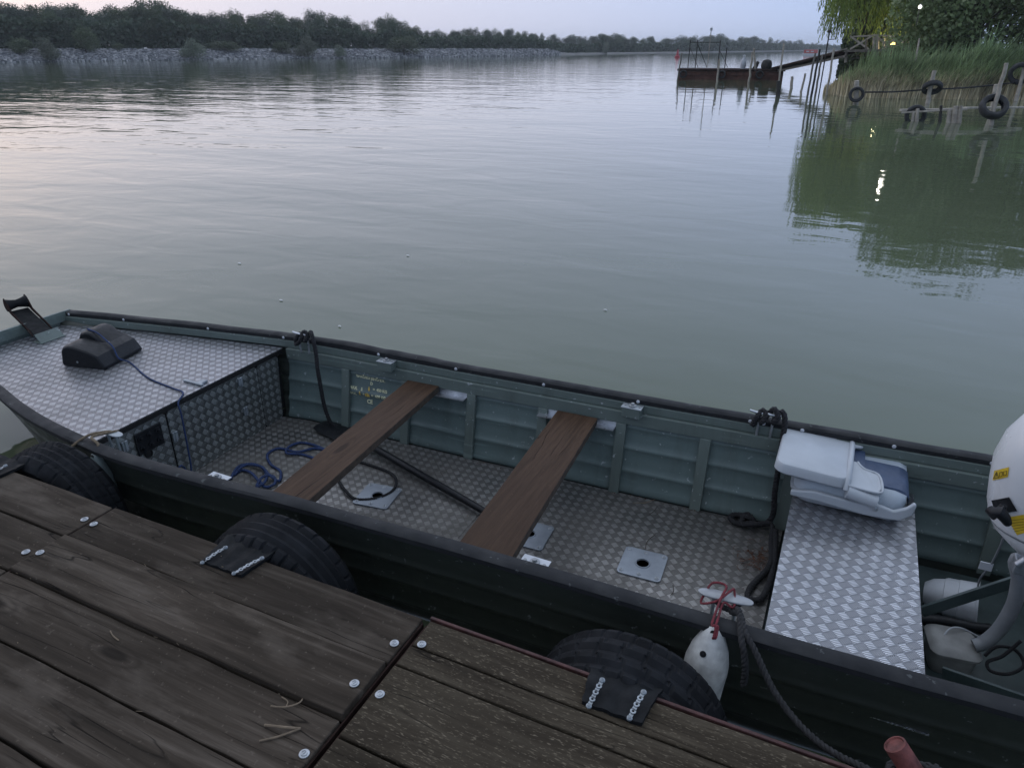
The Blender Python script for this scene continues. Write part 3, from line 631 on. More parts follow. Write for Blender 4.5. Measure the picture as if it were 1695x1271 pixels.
for k,x in enumerate((.35,2.95,5.45)):
    t_=tyre_mesh(.27,.16,28,None,.58); t_.v=[Mp@(v+Vector((x*LP/7.,-.16,.36))) for v in t_.v]; o=t_.build('hanging_tyre',m_tyre_far,smooth=40); tag(o,['tyre fender at the left end of the rusty pontoon','tyre fender at the middle of the rusty pontoon','tyre fender at the right part of the rusty pontoon'][k],'tyre','tyre fenders on the pontoon')
mb=MB()
for x,y,hh in ((1.1,.3,1.9),(2.6,2.6,1.9),(.5,2.6,1.9),(3.1,.3,1.4)): mb.tube([Mp@Vector((x,y,h_*.8)),Mp@Vector((x,y,h_*.8+hh))],.035,6)
mb.tube([Mp@Vector((.5,2.6,h_+1.6)),Mp@Vector((2.6,2.6,h_+1.6))],.025,6); mb.tube([Mp@Vector((1.1,.3,h_+1.5)),Mp@Vector((1.9,.3,h_))],.025,6); mb.tube([Mp@Vector((.5,2.6,h_+1.3)),Mp@Vector((1.3,.3,h_))],.025,6); mb.tube([Mp@Vector((2.6,2.6,h_+1.1)),Mp@Vector((3.3,1,h_))],.025,6)
mb.build('railing',m_postd,root)
mb=MB(); mb.tube([Mp@Vector((1.9,1.5,h_)),Mp@Vector((1.9,1.5,h_+2.3))],.03,6); mb.build('mast',m_post,root); mb=MB(); mb.lathe([(.001,-.1),(.09,-.05),(.09,.1),(.001,.15)],10,Matrix.Translation(Mp@Vector((1.9,1.5,h_+2.4)))); mb.build('mast_light',m_white,root)
o_=Mp@Vector((LP*.62,1.2,h_*.88)); mb=MB(); mb.lathe([(.16,0),(.2,.2),(.2,.5),(.12,.62),(.07,.8),(.12,.85),(.001,.9)],14,Matrix.Translation(o_)); tag(mb.build('oil_drum',m_white,smooth=50),'white canister standing on the rusty pontoon','canister')
o_=Mp@Vector((LP*.84,1.0,h_*.88)); mb=MB(); mb.lathe([(.30,0),(.36,.12),(.37,.3),(.30,.52),(.15,.6),(.001,.62)],14,Matrix.Translation(o_)); tag(mb.build('covered_winch',m_postd,smooth=50),'black covered winch on the right end of the pontoon','winch')
o_=Mp@Vector((LP*.73,1.0,h_*.88)); mb=MB(); mb.tube([o_,o_+Vector((.12,0,.3)),o_+Vector((.2,0,.48))],[.16,.13,.1],8); tag(mb.build('bollard',m_postd,smooth=50),'small dark bollard between canister and winch on the pontoon','bollard')
# gangway
root=empty('gangway',Mp@Vector((LP,1.,.4)),'long sloping steel gangway from pontoon up to the jetty','gangway')
ga=Mp@Vector((LP-.4,.8,h_*.95)); gb=J(1402,87); mb=MB(); mb.beam(ga,gb,.9,.10); mb.build('walkway',m_frame,root)
mb=MB(); mb.beam(ga+Vector((0,-.5,-.18)),gb+Vector((0,-.5,-.18)),.06,.12); mb.beam(ga+Vector((0,.4,-.18)),gb+Vector((0,.4,-.18)),.06,.12); mb.build('side_beam',m_oldw,root)
mb=MB(); mb.tube([ga+Vector((0,-.5,.12)),gb+Vector((0,-.5,.18))],.03,6); mb.build('handrail',m_oldw,root)
# red buoy and far red boat
b=P(1121,96); root=empty('channel_buoy',b,'small red channel buoy far out on the river','buoy'); D=b.length; s_=D/1180
mb=MB(); mb.lathe([(3.6*s_,-.3),(3.9*s_,.5*s_),(3.6*s_,2.5*s_),(1.6*s_,3.2*s_)],16,Matrix.Translation(b)); mr_=M_simple('buoy_red',(.36,.035,.05),.5); mb.build('float_body',mr_,root,smooth=50)
mb=MB(); mb.lathe([(2.2*s_,3.1*s_),(1.3*s_,8*s_),(.9*s_,10*s_),(.001,11.5*s_)],12,Matrix.Translation(b)); mb.build('tower',mr_,root,smooth=50)
b=P(1345,92); root=empty('moored_boat',b,'red and white boat moored beyond the gangway','boat'); s_=b.length/1180
mb=MB(); mb.prism([(-14*s_,0),(-9*s_,-3*s_),(16*s_,-3*s_),(18*s_,0),(16*s_,3*s_),(-9*s_,3*s_)],-.2,2.4*s_,Matrix.Translation(b)); mb.build('hull',m_white,root,bevel=.05)
mb=MB(); mb.box((-12*s_,-2*s_,2.4*s_),(6*s_,2*s_,7*s_),Matrix.Translation(b)); mb.build('cabin',M_simple('boat_red',(.5,.10,.09),.5),root,bevel=.1)
mb=MB(); mb.box((-9*s_,-2.06*s_,4*s_),(-5*s_,-2.0*s_,5.6*s_),Matrix.Translation(b)); mb.box((-3*s_,-2.06*s_,4*s_),(1*s_,-2.0*s_,5.6*s_),Matrix.Translation(b)); mb.build('window',m_white,root)
# thin river air
mb=MB(); mb.box((-1520,-320,-1.5),(1520,2230,24)); g=G('haze_air'); g.t.nodes.remove(g.b); v_=g.t.nodes.new('ShaderNodeVolumePrincipled'); v_.inputs['Color'].default_value=(.94,.97,1,1); v_.inputs['Density'].default_value=.00038; v_.inputs['Anisotropy'].default_value=.2
g.t.links.new(v_.outputs[0],g.t.nodes['Material Output'].inputs['Volume']); hz_=mb.build('haze',g.m); hz_['kind']='stuff'; hz_['label']='thin bluish evening haze over the river'
#@@BOAT
# ================================================================== THE DOCK
DZ=.45
def board(x0,x1,y0,y1,mat,parent,z=DZ,th=.035,seed=0,poly=None):
    r=random.Random(seed); mb=MB(); n=14; m=3; rings=[]
    for i in range(n+1):
        x=x0+(x1-x0)*i/n; e=[r.uniform(-.0018,.0018) for _ in range(2)]; wz=.0012*math.sin(i*.9+seed)
        rings.append([(x,y0+e[0],z-th),(x,y1+e[1],z-th),(x,y1+e[1],z+wz),(x,(y0+y1)/2,z+wz-.0012),(x,y0+e[0],z+wz)])
    mb.loft(rings); return mb.build('deck_board',mat,parent,smooth=35,bevel=.0035)
dock=empty('dock',(-1.6,.6,.30),'weathered timber dock of wide dark boards screwed on a steel frame','dock')
jx=(-2.29,-.932)
def rows(xa,xb,edge,ys,mat,seed,zs=None):
    for k in range(len(ys)-1):
        board(xa,xb,ys[k+1]+.004,ys[k]-.004,mat,dock,DZ+(zs[k] if zs else 0),seed=seed+k)
rows(-3.9,jx[0]-.006,1.37,[1.368,1.172,.972,.770,.566,.36,.15],m_deck,10)
rows(jx[0]+.004,jx[1]-.012,1.37,[1.372,1.177,.975,.770,.566,.36,.15],m_deck,30,[0,.012,0,.003,0,0])
rows(jx[1]+.012,.9,1.37,[1.378,1.266,1.186,.930,.72,.50,.30,.10],m_deck2,50,[-.004,-.002,.0,.0,.004,0,0])
mb=MB()
mb.box((jx[0]-.0035,.1,DZ-.06),(jx[0]+.0035,1.36,DZ-.006)); mb.build('joint_plate',m_frame,dock); mb=MB(); mb.box((jx[1]-.010,.1,DZ-.085),(jx[1]+.010,1.36,DZ-.078)); mb.box((jx[1]-.010,.1,DZ-.08),(jx[1]-.005,1.36,DZ-.010)); mb.box((jx[1]+.005,.1,DZ-.08),(jx[1]+.010,1.36,DZ-.012))
mb.build('joint_plate',m_frame,dock)
mb=MB(); mb.box((-3.9,1.33,DZ-.19),(jx[1]-.01,1.364,DZ-.037)); mb.box((-3.9,.1,DZ-.19),(.9,.16,DZ-.037)); mb.box((jx[0]-.05,.16,DZ-.19),(jx[0]+.05,1.33,DZ-.065)); mb.box((jx[1]-.05,.16,DZ-.19),(jx[1]+.05,1.33,DZ-.085))
mb.build('frame_beam',m_frame,dock)
mb=MB(); mb.box((jx[1]+.005,1.382,DZ-.19),(.9,1.392,DZ-.004)); mb.box((jx[1]+.02,1.34,DZ-.19),(.9,1.382,DZ-.05)); mb.build('edge_beam',m_redp,dock,bevel=.002,label='red painted steel edge beam of the right dock section')
mb=MB(); mb.box((-3.8,.15,-.15),(.8,1.25,DZ-.2)); mb.build('float_body',m_frame,dock)
def screw(x,y,z,parent,r0=.0135,name='screw',mat=m_zinc,M0=None):
    mb=MB(); T=(M0 or Matrix())
    k=T@Matrix.Translation((x,y,z)) if M0 is None else M0
    mb.lathe([(r0,0),(r0,.0022),(r0*.86,.0034),(r0*.62,.0030),(r0*.60,.0048),(r0*.45,.0056),(r0*.44,.0040),(.0001,.0040)],18,k)
    a=.6+x*9; mb.box((-r0*.33,-.0009,.0041),(r0*.33,.0009,.0058),k@Matrix.Rotation(a,4,'Z')); return mb.build(name,mat,parent,smooth=30)
for x,y,dz in ((-2.318,1.267,0),(-2.262,1.262,0),(-2.328,1.057,0),(-2.264,1.067,.012),(-.964,1.247,0),(-.973,1.072,.012),(-.962,.855,0),(-.892,1.279,-.002),(-.898,1.080,0)): screw(x,y,DZ+.001+dz,dock,.0132)
# twigs and a bleached strand lying on the boards
mb=MB(); mb.tube(spl([(-1.13,.925,.456),(-1.09,.935,.462),(-1.07,.965,.456),(-1.075,.99,.455)],5),.0022,6); mb.tube(spl([(-1.09,.935,.46),(-1.10,.955,.456),(-1.125,.96,.455)],4),.0016,5); tag(mb.build('strand',m_twig),'pale frayed strand on the middle dock board near the joint','strand')
mb=MB(); mb.tube(spl([(-1.105,.875,.454),(-1.06,.885,.460),(-1.015,.905,.455)],5),.0035,6); mb.tube(spl([(-1.015,.905,.456),(-1.05,.865,.454),(-1.085,.835,.453)],4),.0028,6); tag(mb.build('twig',m_twig),'small bent brown twig below the pale strand on the dock','twig')
mb=MB(); mb.tube(spl([(-1.745,.93,.4525),(-1.72,.92,.454),(-1.69,.915,.4525)],4),.002,5); tag(mb.build('twig',m_twig),'tiny thin twig on the wide dock board near its middle','twig')
r=random.Random(31)
mb=MB(); mb.rc=False
for i in range(150):
    x,y=r.uniform(-3.2,.4),r.uniform(.5,1.36)
    if abs(x-jx[0])<.02 or abs(x-jx[1])<.02: continue
    leafquad(mb,Vector((x,y,DZ+.006+(.010 if -2.28<x<-.94 else 0))),r,r.uniform(.002,.007),.6)
for i in range(40):
    x,y=r.uniform(-3.0,.3),r.choice((1.174,.973,.768,.566))+r.uniform(-.01,.01); a=r.uniform(-.4,.4); L_=r.uniform(.006,.02); p=Vector((x,y,DZ+.006)); mb.tube([p,p+Vector((math.cos(a)*L_,math.sin(a)*L_,.001))],.0007,4)
tag(mb.build('wood_crumbs',m_twig),'tiny wood crumbs and dry bits scattered on the dock boards','debris',kind='stuff')
# red mooring pipe with rope turns
root=empty('mooring_pipe',(.36,1.40,.3),'red oxide steel pipe at the dock edge wrapped in dark rope','pipe')
ax0=P(1545,1330,.40); ax1=P(1481,1231,.53); mb=MB(); t=(ax1-ax0).normalized()
u=t.orthogonal().normalized(); v=t.cross(u); rg=[]
for rr_,d in ((.026,-.2),(.026,(ax1-ax0).length),(.022,(ax1-ax0).length+.001),(.020,(ax1-ax0).length-.003)): rg.append([ax0+t*d+(u*math.cos(a)+v*math.sin(a))*rr_ for a in (6.283*k/20 for k in range(20))])
mb.loft(rg); mb.build('pipe',m_redpipe,root,smooth=40)
pts=[]
for i in range(70):
    a=i*.42; d=(ax1-ax0).length-.15+.07*(i/70)+.012*math.sin(i*.7); pts.append(ax0+t*d+(u*math.cos(a)+v*math.sin(a))*(.042+.012*math.sin(i*.9)))
mb=MB(); twist(mb,pts,.012,.05); mb.build('rope_turns',m_moor,root,smooth=60)
# ================================================================== TYRE FENDERS
def near_tyre(xc,yc,zc,R0,wd,tread,label,flap,strips,tilt=(0,0,0)):
    root=empty('tyre_fender',(xc,yc,zc-R0),label,'tyre','tyre fenders hung over the dock edge')
    mb=tyre_mesh(R0,wd,360,tread,.58); Mx=Rz(tilt[2])@Rx(tilt[0])@Ry(tilt[1]); mb.v=[Mx@v+Vector((xc,yc,zc)) for v in mb.v]; mb.build('tyre',m_tyre,root,smooth=28)
    # rubber flap cut from the sidewall, screwed onto the boards
    xa,xb,ya,yb=flap; mb=MB(); n=10; th=.012
    top=[];r=random.Random(int(xc*100))
    for i in range(n+1):
        t=i/n; y=yb+(ya-yb)*t; z=(zc+R0*.90)*(1-min(1,t*1.7))**1.4+ (DZ+.010)*(1-(1-min(1,t*1.7))**1.4); sk_=.02*(1-t)
        top.append([(xa-sk_+r.uniform(-.002,.002)+(xb-xa+2*sk_)*k/12,y+.008*(k/12-.5)*0,z+.003*math.sin(k*1.7)) for k in range(13)])
    rings=[[*row,*[(p[0],p[1],p[2]-th) for p in reversed(row)]] for row in top]; mb.loft(rings); mb.build('rubber_flap',m_rub,root,smooth=50)
    for (x0,y0,x1,y1) in strips:
        mb=MB(); a=Vector((x0,y0,DZ+.006)); b=Vector((x1,y1,DZ+.017)); L_=b-a; nn=4; wv=Vector((-L_.y,L_.x,0)).normalized()
        zt=lambda k: .016*math.sin(min(1,k)*1.57)
        for k in range(nn+1):
            c=a+L_*(k/nn)+Vector((0,0,zt(k/nn))); mb.loft([[c+Vector((math.cos(t)*rr_,math.sin(t)*rr_,z)) for t in (6.283*q/12 for q in range(12))] for rr_,z in ((.0080,0),(.0080,.002),(.0036,.002),(.0036,0))],loop=True,cap=False)
        for k in range(nn):
            c=a+L_*((k+.5)/nn)+Vector((0,0,zt((k+.5)/nn))); d=L_*(.5/nn)*.42; mb.add([c-d-wv*.0055,c+d-wv*.0055,c+d+wv*.0055,c-d+wv*.0055],[(0,1,2,3)]); mb.add([p+Vector((0,0,.0018)) for p in (c-d-wv*.0055,c+d-wv*.0055,c+d+wv*.0055,c-d+wv*.0055)],[(0,1,2,3)])
        st=mb.build('fixing_strip',m_alud,root)
        for c in (a,b+Vector((0,0,.016))): screw(0,0,0,st,.0075,'screw',m_alud,Matrix.Translation(c+Vector((0,0,.002))))
    return root
def tr1(t,i,n):
    g_=.010 if abs(abs(t)-.19)<.02 or abs(abs(t)-.51)<.02 else 0
    if abs(t)>.52: g_+= .007 if (i%15) in (0,1) else 0
    elif (i+int(t*8))%9==0: g_+=.004
    return g_
def tr2(t,i,n):
    g_=.011 if abs(abs(t)-.19)<.02 or abs(abs(t)-.51)<.02 else 0
    if t>.6 and (i%12) in (0,1): g_+=.010
    if t<-.6 and (i%9) in (0,1): g_+=.012
    return g_
def tr3(t,i,n):
    g_=.010 if abs(abs(t)-.51)<.02 or abs(t)<.03 else 0
    k=(i+abs(t)*22)%14
    if .1<abs(t)<.5 and k<2: g_+=.007
    if abs(t)>.6 and (i%10) in (0,1): g_+=.008
    return g_
near_tyre(-2.85,1.500,.19,.305,.19,tr1,'large blocky tread tyre at the left end of the dock beside the pale grey fender',(-3.08,-2.88,1.27,1.41),((-3.04,1.29,-3.03,1.36),(-2.91,1.28,-2.885,1.345)),(2,0,1))
near_tyre(-1.64,1.495,.19,.305,.20,tr2,'tyre with plain circumferential grooves over the dock edge between the other two',(-1.745,-1.57,1.272,1.41),((-1.735,1.268,-1.695,1.335),(-1.60,1.272,-1.545,1.345)),(3,0,-1))
near_tyre(-.335,1.500,.175,.295,.21,tr3,'tyre with slanted tread bars beside the dirty white fender',(-.405,-.245,1.282,1.425),((-.383,1.277,-.372,1.347),(-.277,1.286,-.262,1.356)),(4,0,-1))
# ================================================================== THE BOAT
boat=empty('fishing_boat',(-1.9,2.4,-.14),'long dark green open aluminium fishing boat with chequer plate floor','boat')
GZ=.45; FZ=-.05
farg=[(-4.50,2.750),(-3.887,2.874),(-3.433,2.955),(-2.912,3.035),(-2.55,3.055),(-2.226,3.062),(-1.762,3.072),(-1.263,3.091),(-.741,3.110),(-.26,3.135),(.35,3.162),(.715,3.182),(1.02,3.19)]
nearg=[(-4.50,1.985),(-3.80,1.825),(-3.44,1.730),(-3.094,1.665),(-2.703,1.625),(-2.40,1.623),(-2.1,1.640),(-1.687,1.668),(-1.158,1.690),(-.74,1.705),(-.298,1.712),(.134,1.720),(.642,1.745),(1.02,1.765)]
def itp(t,x):
    for (a,ya),(b,yb) in zip(t,t[1:]):
        if x<=b: k=(x-a)/(b-a); return ya+(yb-ya)*k
    return t[-1][1]
def smooth_tab(t):
    pts=spl([(x,y,0) for x,y in t],10); return [(p.x,p.y) for p in pts]
farT=smooth_tab(farg); nearT=smooth_tab(nearg)
yf=lambda x: itp(farT,max(-4.5,min(1.02,x))); yn=lambda x: itp(nearT,max(-4.5,min(1.02,x)))
def rake(x): # how far the bottom sweeps up at the bow
    t=max(0,(-2.75-x)/1.75); return .42*t**1.7
XS=[-4.50+i*.08 for i in range(70)]; XS=[x for x in XS if x<1.02]+[1.02]
def corr(z): # pressed strakes
    return sum(.007*math.exp(-((z-c)/.012)**2) for c in (.30,.19,.07,-.03))
ZL=[.445,.41,.36,.33,.318,.309,.30,.291,.282,.26,.23,.208,.199,.19,.181,.172,.14,.11,.088,.079,.07,.061,.052,.02,-.01,-.03,-.05]
# outer skin
mb=MB(); rings=[]
for x in XS:
    a,b=yn(x),yf(x); rk=rake(x); zb=-.13+rk; fl=.10+.10*max(0,(-2.75-x)/1.75); ring=[]
    for z in ZL+[-.13]:
        t=(GZ-z)/(GZ+.13); zz_=GZ-t*(GZ-zb); ring.append((x,a+fl*t-corr(z)*1.3,zz_))
    ring.append((x,(a+b)/2,zb-.012))
    for z in reversed(ZL+[-.13]):
        t=(GZ-z)/(GZ+.13); zz_=GZ-t*(GZ-zb); ring.append((x,b-fl*t+corr(z)*1.3,zz_))
    rings.append(ring)
mb.loft(rings,cap=False,closed=False); 
n_=len(rings[0]); mb.f.append(tuple(range(n_))); mb.f.append(tuple(len(mb.v)-n_+i for i in reversed(range(n_)))) if False else None
mb.build('hull',m_hull,boat,smooth=50)
# bow plate and transom
mb=MB(); mb.beam((-4.49,yn(-4.5),.425),(-4.49,yf(-4.5),.425),.012,.05); mb.box((-4.51,yn(-4.5)+.01,.28),(-4.498,yf(-4.5)-.01,.44)); mb.build('bow_plate',m_greenr,boat)
mb=MB(); mb.prism([(0,0)],0,0) if False else None
mb.box((1.0,yn(1)+.10,-.13),(1.05,yf(1)-.10,.36)); mb.box((1.0,yn(1)+.04,.2),(1.05,yf(1)-.04,.42)); mb.build('transom',m_green,boat)
def wall_y(x,z,side): # inner face of the side at height z
    t=(GZ-z)/(GZ+.13); fl=.10+.10*max(0,(-2.75-x)/1.75)
    return (yf(x)-fl*t-.012) if side>0 else (yn(x)+fl*t+.012)
# the river surface, displaced by the hull
mb=MB(); hx=[-2.93+.1*i for i in range(40)]; hx=[x for x in hx if x<1.0]+[1.0]
wl=lambda x,s_: (yf(x)-.0776+.004) if s_>0 else (yn(x)+.0776-.004)
mb.add([(-1500,-300,0),(hx[0],-300,0),(hx[0],2200,0),(-1500,2200,0)],[(0,1,2,3)]); mb.add([(hx[-1],-300,0),(1500,-300,0),(1500,2200,0),(hx[-1],2200,0)],[(0,1,2,3)])
for xa,xb2 in zip(hx,hx[1:]):
    mb.add([(xa,-300,0),(xb2,-300,0),(xb2,wl(xb2,-1),0),(xa,wl(xa,-1),0)],[(0,1,2,3)]); mb.add([(xa,wl(xa,1),0),(xb2,wl(xb2,1),0),(xb2,2200,0),(xa,2200,0)],[(0,1,2,3)])
mb.rc=False; tag(mb.build('water',m_water),kind='structure')
for side,nm in ((1,'side_panel'),(-1,'side_panel')):
    mb=MB(); rings=[]
    for x in [q for q in XS if q>=-2.96]:
        rings.append([(x,wall_y(x,z,side)-side*(corr(z)*1.4),z) for z in ZL])
    mb.loft(rings,cap=False,closed=False); mb.build(nm,m_green,boat,smooth=60)
# rails inside the gunwale, caps with screws
for side in (1,-1):
    for (z0,z1,off,nm) in ((.385,.428,.020,'upper_rail'),(.318,.383,.028,'lower_rail')):
        mb=MB(); rings=[]
        for x in XS:
            if nm=='lower_rail' and x<-2.96: continue
            y=wall_y(x,(z0+z1)/2,side); rings.append([(x,y-side*off,z0),(x,y-side*off,z1),(x,y+side*.004,z1),(x,y+side*.004,z0)])
        mb.loft(rings); mb.build(nm,m_greenr,boat,bevel=.003)
    mb=MB(); rings=[]; rr=random.Random(2)
    for i,x in enumerate(XS):
        y=yf(x) if side>0 else yn(x); y+=-side*.010; wob=.003*mnoise.noise(Vector((x*5,side,0))); hh=.004*mnoise.noise(Vector((x*3.2,7,side)))
        if side>0: hh+=.010*math.exp(-((x+2.45)/.16)**2)+ (.006 if -2.2<x<-1.9 else 0)
        rings.append([(x,y-.026+wob,.432),(x,y-.026+wob,GZ+.000+hh),(x,y-.016,GZ+.008+hh),(x,y+.016,GZ+.008+hh),(x,y+.028,GZ+.004+hh),(x,y+.029,.405),(x,y+.020,.405)])
    mb.loft(rings); mb.build('gunwale_strip',m_cap,boat,smooth=40)
mb=MB(); mb.beam((-4.50,yn(-4.5)-.01,.452),(-4.50,yf(-4.5)+.01,.452),.022,.02); mb.build('gunwale_strip',m_greenr,boat,bevel=.003)
for px,py in ((120,518),(212,526),(350,541),(480,553),(630,584),(760,606),(905,631),(1062,656),(1245,688),(1266,694),(1330,703),(1480,731),(1640,757)):
    q=Vp(px,py,3.0); x=P(px,py,.445).x; y=yf(x)-.036; k=Matrix.Translation((x,y-.002,.443))@Matrix.Rotation(R(90),4,'X'); screw(0,0,0,boat,.0085,'screw',m_white,k)
# ribs
for side in (1,-1):
    for x in (-2.482,-2.074,-1.664,-1.253,-.837,-.427,-.03,.40,.80):
        mb=MB(); rings=[]
        for z in (.318,.18,.05,FZ):
            y=wall_y(x,z,side)-side*.004; d=side*.022; rings.append([(x-.030,y,z),(x-.030,y-d,z),(x+.022,y-d,z),(x+.022,y,z)])
        mb.loft(rings); mb.build('rib',m_greenr,boat,bevel=.003)
# floor plates
def plate(name,x0,x1,z,mat,dy=.0,n=16,th=.003):
    mb=MB(); rings=[]
    for i in range(n+1):
        x=x0+(x1-x0)*i/n; a,b=wall_y(x,z,-1)+dy,wall_y(x,z,1)-dy; rings.append([(x,a,z-th),(x,b,z-th),(x,b,z),(x,a,z)])
    mb.loft(rings); return mb.build(name,mat,boat)
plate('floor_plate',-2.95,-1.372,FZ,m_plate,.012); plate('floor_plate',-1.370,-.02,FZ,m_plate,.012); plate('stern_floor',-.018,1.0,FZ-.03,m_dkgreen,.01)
# fore deck
mb=MB(); rings=[]
for i in range(30):
    x=-4.485+(1.555)*i/29; a,b=wall_y(x,.38,-1)+.004,wall_y(x,.38,1)-.022; rings.append([(x,a,.376),(x,b,.376),(x,b,.380),(x,a,.380)])
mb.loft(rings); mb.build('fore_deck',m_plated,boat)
xb=-2.93
mb=MB(); mb.box((xb-.012,wall_y(xb,.3,-1)+.01,.352),(xb+.006,wall_y(xb,.3,1)-.02,.375)); mb.box((xb-.014,wall_y(xb,.05,-1),FZ),(xb-.006,wall_y(xb,.05,1),.376)); mb.build('bulkhead',m_hole,boat)
ya_,yb_=wall_y(xb,.1,-1)+.02,wall_y(xb,.1,1)-.035
def vplate(name,y0,y1,z0,z1,x,mat,slope0=0,slope1=0,**k):
    mb=MB(); r=.012; poly=[(y0+r,z0),(y1-r,z0),(y1+slope1*.1,z0+r),(y1+slope1,z1-r),(y1+slope1-r,z1),(y0+slope0+r,z1),(y0+slope0,z1-r),(y0,z0+r)]
    mb.add([(x,a,b) for a,b in poly]+[(x-.004,a,b) for a,b in poly],[tuple(range(8)),tuple(range(15,7,-1))]+[(i,(i+1)%8,8+(i+1)%8,8+i) for i in range(8)]); return mb.build(name,mat,boat,**k)
ys0=P(283,665,.3).y
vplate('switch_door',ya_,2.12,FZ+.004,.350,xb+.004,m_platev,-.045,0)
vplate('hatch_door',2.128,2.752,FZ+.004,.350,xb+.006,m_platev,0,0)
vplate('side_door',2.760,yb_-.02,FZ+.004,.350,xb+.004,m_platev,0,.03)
# switch panel
def Q(px,py): d=ray(px,py); t=(xb+.012-0)/d.x; return Vector((xb+.012,d.y*t,EYE+d.z*t))
a,b=Q(222,722),Q(262,700); c_=Q(268,735); 
sp_=MB(); sp_.box((xb+.006,a.y,min(c_.z,Q(232,750).z)),(xb+.014,b.y+.01,b.z)); spn=sp_.build('switch_panel',m_plast,boat,bevel=.002)
pz0,pz1=min(c_.z,Q(232,750).z),b.z
mb=MB()
for i in range(3):
    for j in range(2):
        yy=a.y+(b.y+.01-a.y)*(i+.5)/3; zz_=pz0+(pz1-pz0)*(.28+.45*j); mb.lathe([(.015,0),(.015,.006),(.008,.007),(.007,.018),(.001,.019)],12,Matrix.Translation((xb+.014,yy,zz_))@Matrix.Rotation(R(90),4,'Y'))
mb.build('knobs',m_plast,spn,smooth=40)
mb=MB(); q=Q(247,751); mb.lathe([(.022,0),(.022,.004),(.017,.005),(.016,.001)],18,Matrix.Translation((xb+.008,q.y,q.z))@Matrix.Rotation(R(90),4,'Y')); mb.build('socket',m_hole,boat)
for q in (Q(290,722),Q(207,738),Q(398,632),Q(407,680)):
    mb=MB(); mb.cbox((xb+.012,q.y,q.z),(.010,.030,.05)); mb.tube([(xb+.018,q.y,q.z-.028),(xb+.018,q.y,q.z+.028)],.006,7); mb.build('hinge' if q.y>2.3 or q.y<1.9 else 'latch',m_alud,boat,bevel=.002)
# deck hold-down bracket
mb=MB(); q=P(330,632,.384); mb.beam(P(305,629,.386),P(335,637,.386),.018,.010); mb.cbox((q.x+.02,q.y,.386),(.03,.05,.012)); mb.build('deck_latch',m_alud,boat,bevel=.002)
# stern bench
mb=MB(); rings=[]
x0,x1,bz=-.008,.466,.25
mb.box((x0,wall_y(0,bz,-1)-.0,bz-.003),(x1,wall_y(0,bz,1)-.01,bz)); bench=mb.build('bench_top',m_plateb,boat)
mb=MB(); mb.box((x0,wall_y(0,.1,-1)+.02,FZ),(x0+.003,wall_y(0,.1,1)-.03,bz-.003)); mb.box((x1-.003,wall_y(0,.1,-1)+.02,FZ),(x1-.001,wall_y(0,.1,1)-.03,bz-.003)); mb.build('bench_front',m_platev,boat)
# pedestal base plates
def ped(cx,cy,sz,rot,nm='pedestal_plate'):
    mb=MB(); Mx=Matrix.Translation((cx,cy,FZ+.001))@Matrix.Rotation(R(rot),4,'Z')
    out=[Mx@Vector(p) for p in rrect(0,0,sz,sz,.018,0,6)]; n=len(out)
    inn=[]
    for i in range(n): inn.append((R(45)+(i-3)*2*math.pi/n,i))
    ins=lambda r,z:[Mx@Vector((r*math.cos(a),r*math.sin(a),z)) for a,_ in inn]
    o0=[p+Vector((0,0,0)) for p in out]; o1=[p+Vector((0,0,.006)) for p in out]
    mb.loft([o0,o1,ins(.034,.0065),ins(.032,.010),ins(.028,.010),ins(.026,.004)],cap=False)
    pl=mb.build(nm,m_pedp,boat,smooth=30)
    mb=MB(); mb.lathe([(.0265,.0035),(.001,.0035)],24,Mx); mb.build('socket_hole',m_hole,pl)
    for dx,dy in ((-1,-1),(0,-1),(1,-1),(-1,1),(0,1),(1,1)): screw(0,0,0,pl,.009,'screw',m_zinc,Mx@Matrix.Translation((dx*(sz/2-.018),dy*(sz/2-.020),.0062)))
ped(-.548,2.500,.190,3); ped(-1.085,2.480,.190,3); ped(-1.905,2.44,.190,8)
# cleats
def cleat(c,L_,dirv,mat,hgt=.045,flat=False,nm='cleat'):
    c=Vector(c); d=Vector(dirv).normalized(); s_=Vector((-d.y,d.x,0)); mb=MB()
    if flat:
        rings=[]
        for z,k in ((0,.86),(.003,1.),(.007,1.),(.010,.86)):
            ring=[]
            for i in range(28):
                a=6.283*i/28; ex=math.copysign(abs(math.cos(a))**.55,math.cos(a))*L_/2*k; ey=math.sin(a)*.021*k; ring.append(c+d*ex+s_*ey+Vector((0,0,hgt+z)))
            rings.append(ring)
        mb.loft(rings)
    else: mb.tube([c+d*(-L_/2)+Vector((0,0,hgt+.006)),c-d*L_*.3+Vector((0,0,hgt)),c+d*L_*.3+Vector((0,0,hgt)),c+d*(L_/2)+Vector((0,0,hgt+.006))],[.005,.007,.007,.005],8)
    for k in (-.2,.2): mb.tube([c+d*k*L_+Vector((0,0,-.07)),c+d*k*L_+Vector((0,0,hgt))],.006,7)
    return mb.build(nm,mat,boat,smooth=50)
cleat((-2.745,2.972,.455),.15,(1,.03,0),m_alu); cleat((-.180,3.085,.455),.15,(1,.03,0),m_alu)
cleat((-.135,1.822,.440),.165,(1,.08,0),m_steel,.03,True); cleat((-2.775,1.735,.44),.13,(1,.0,0),m_alud,.02,True)
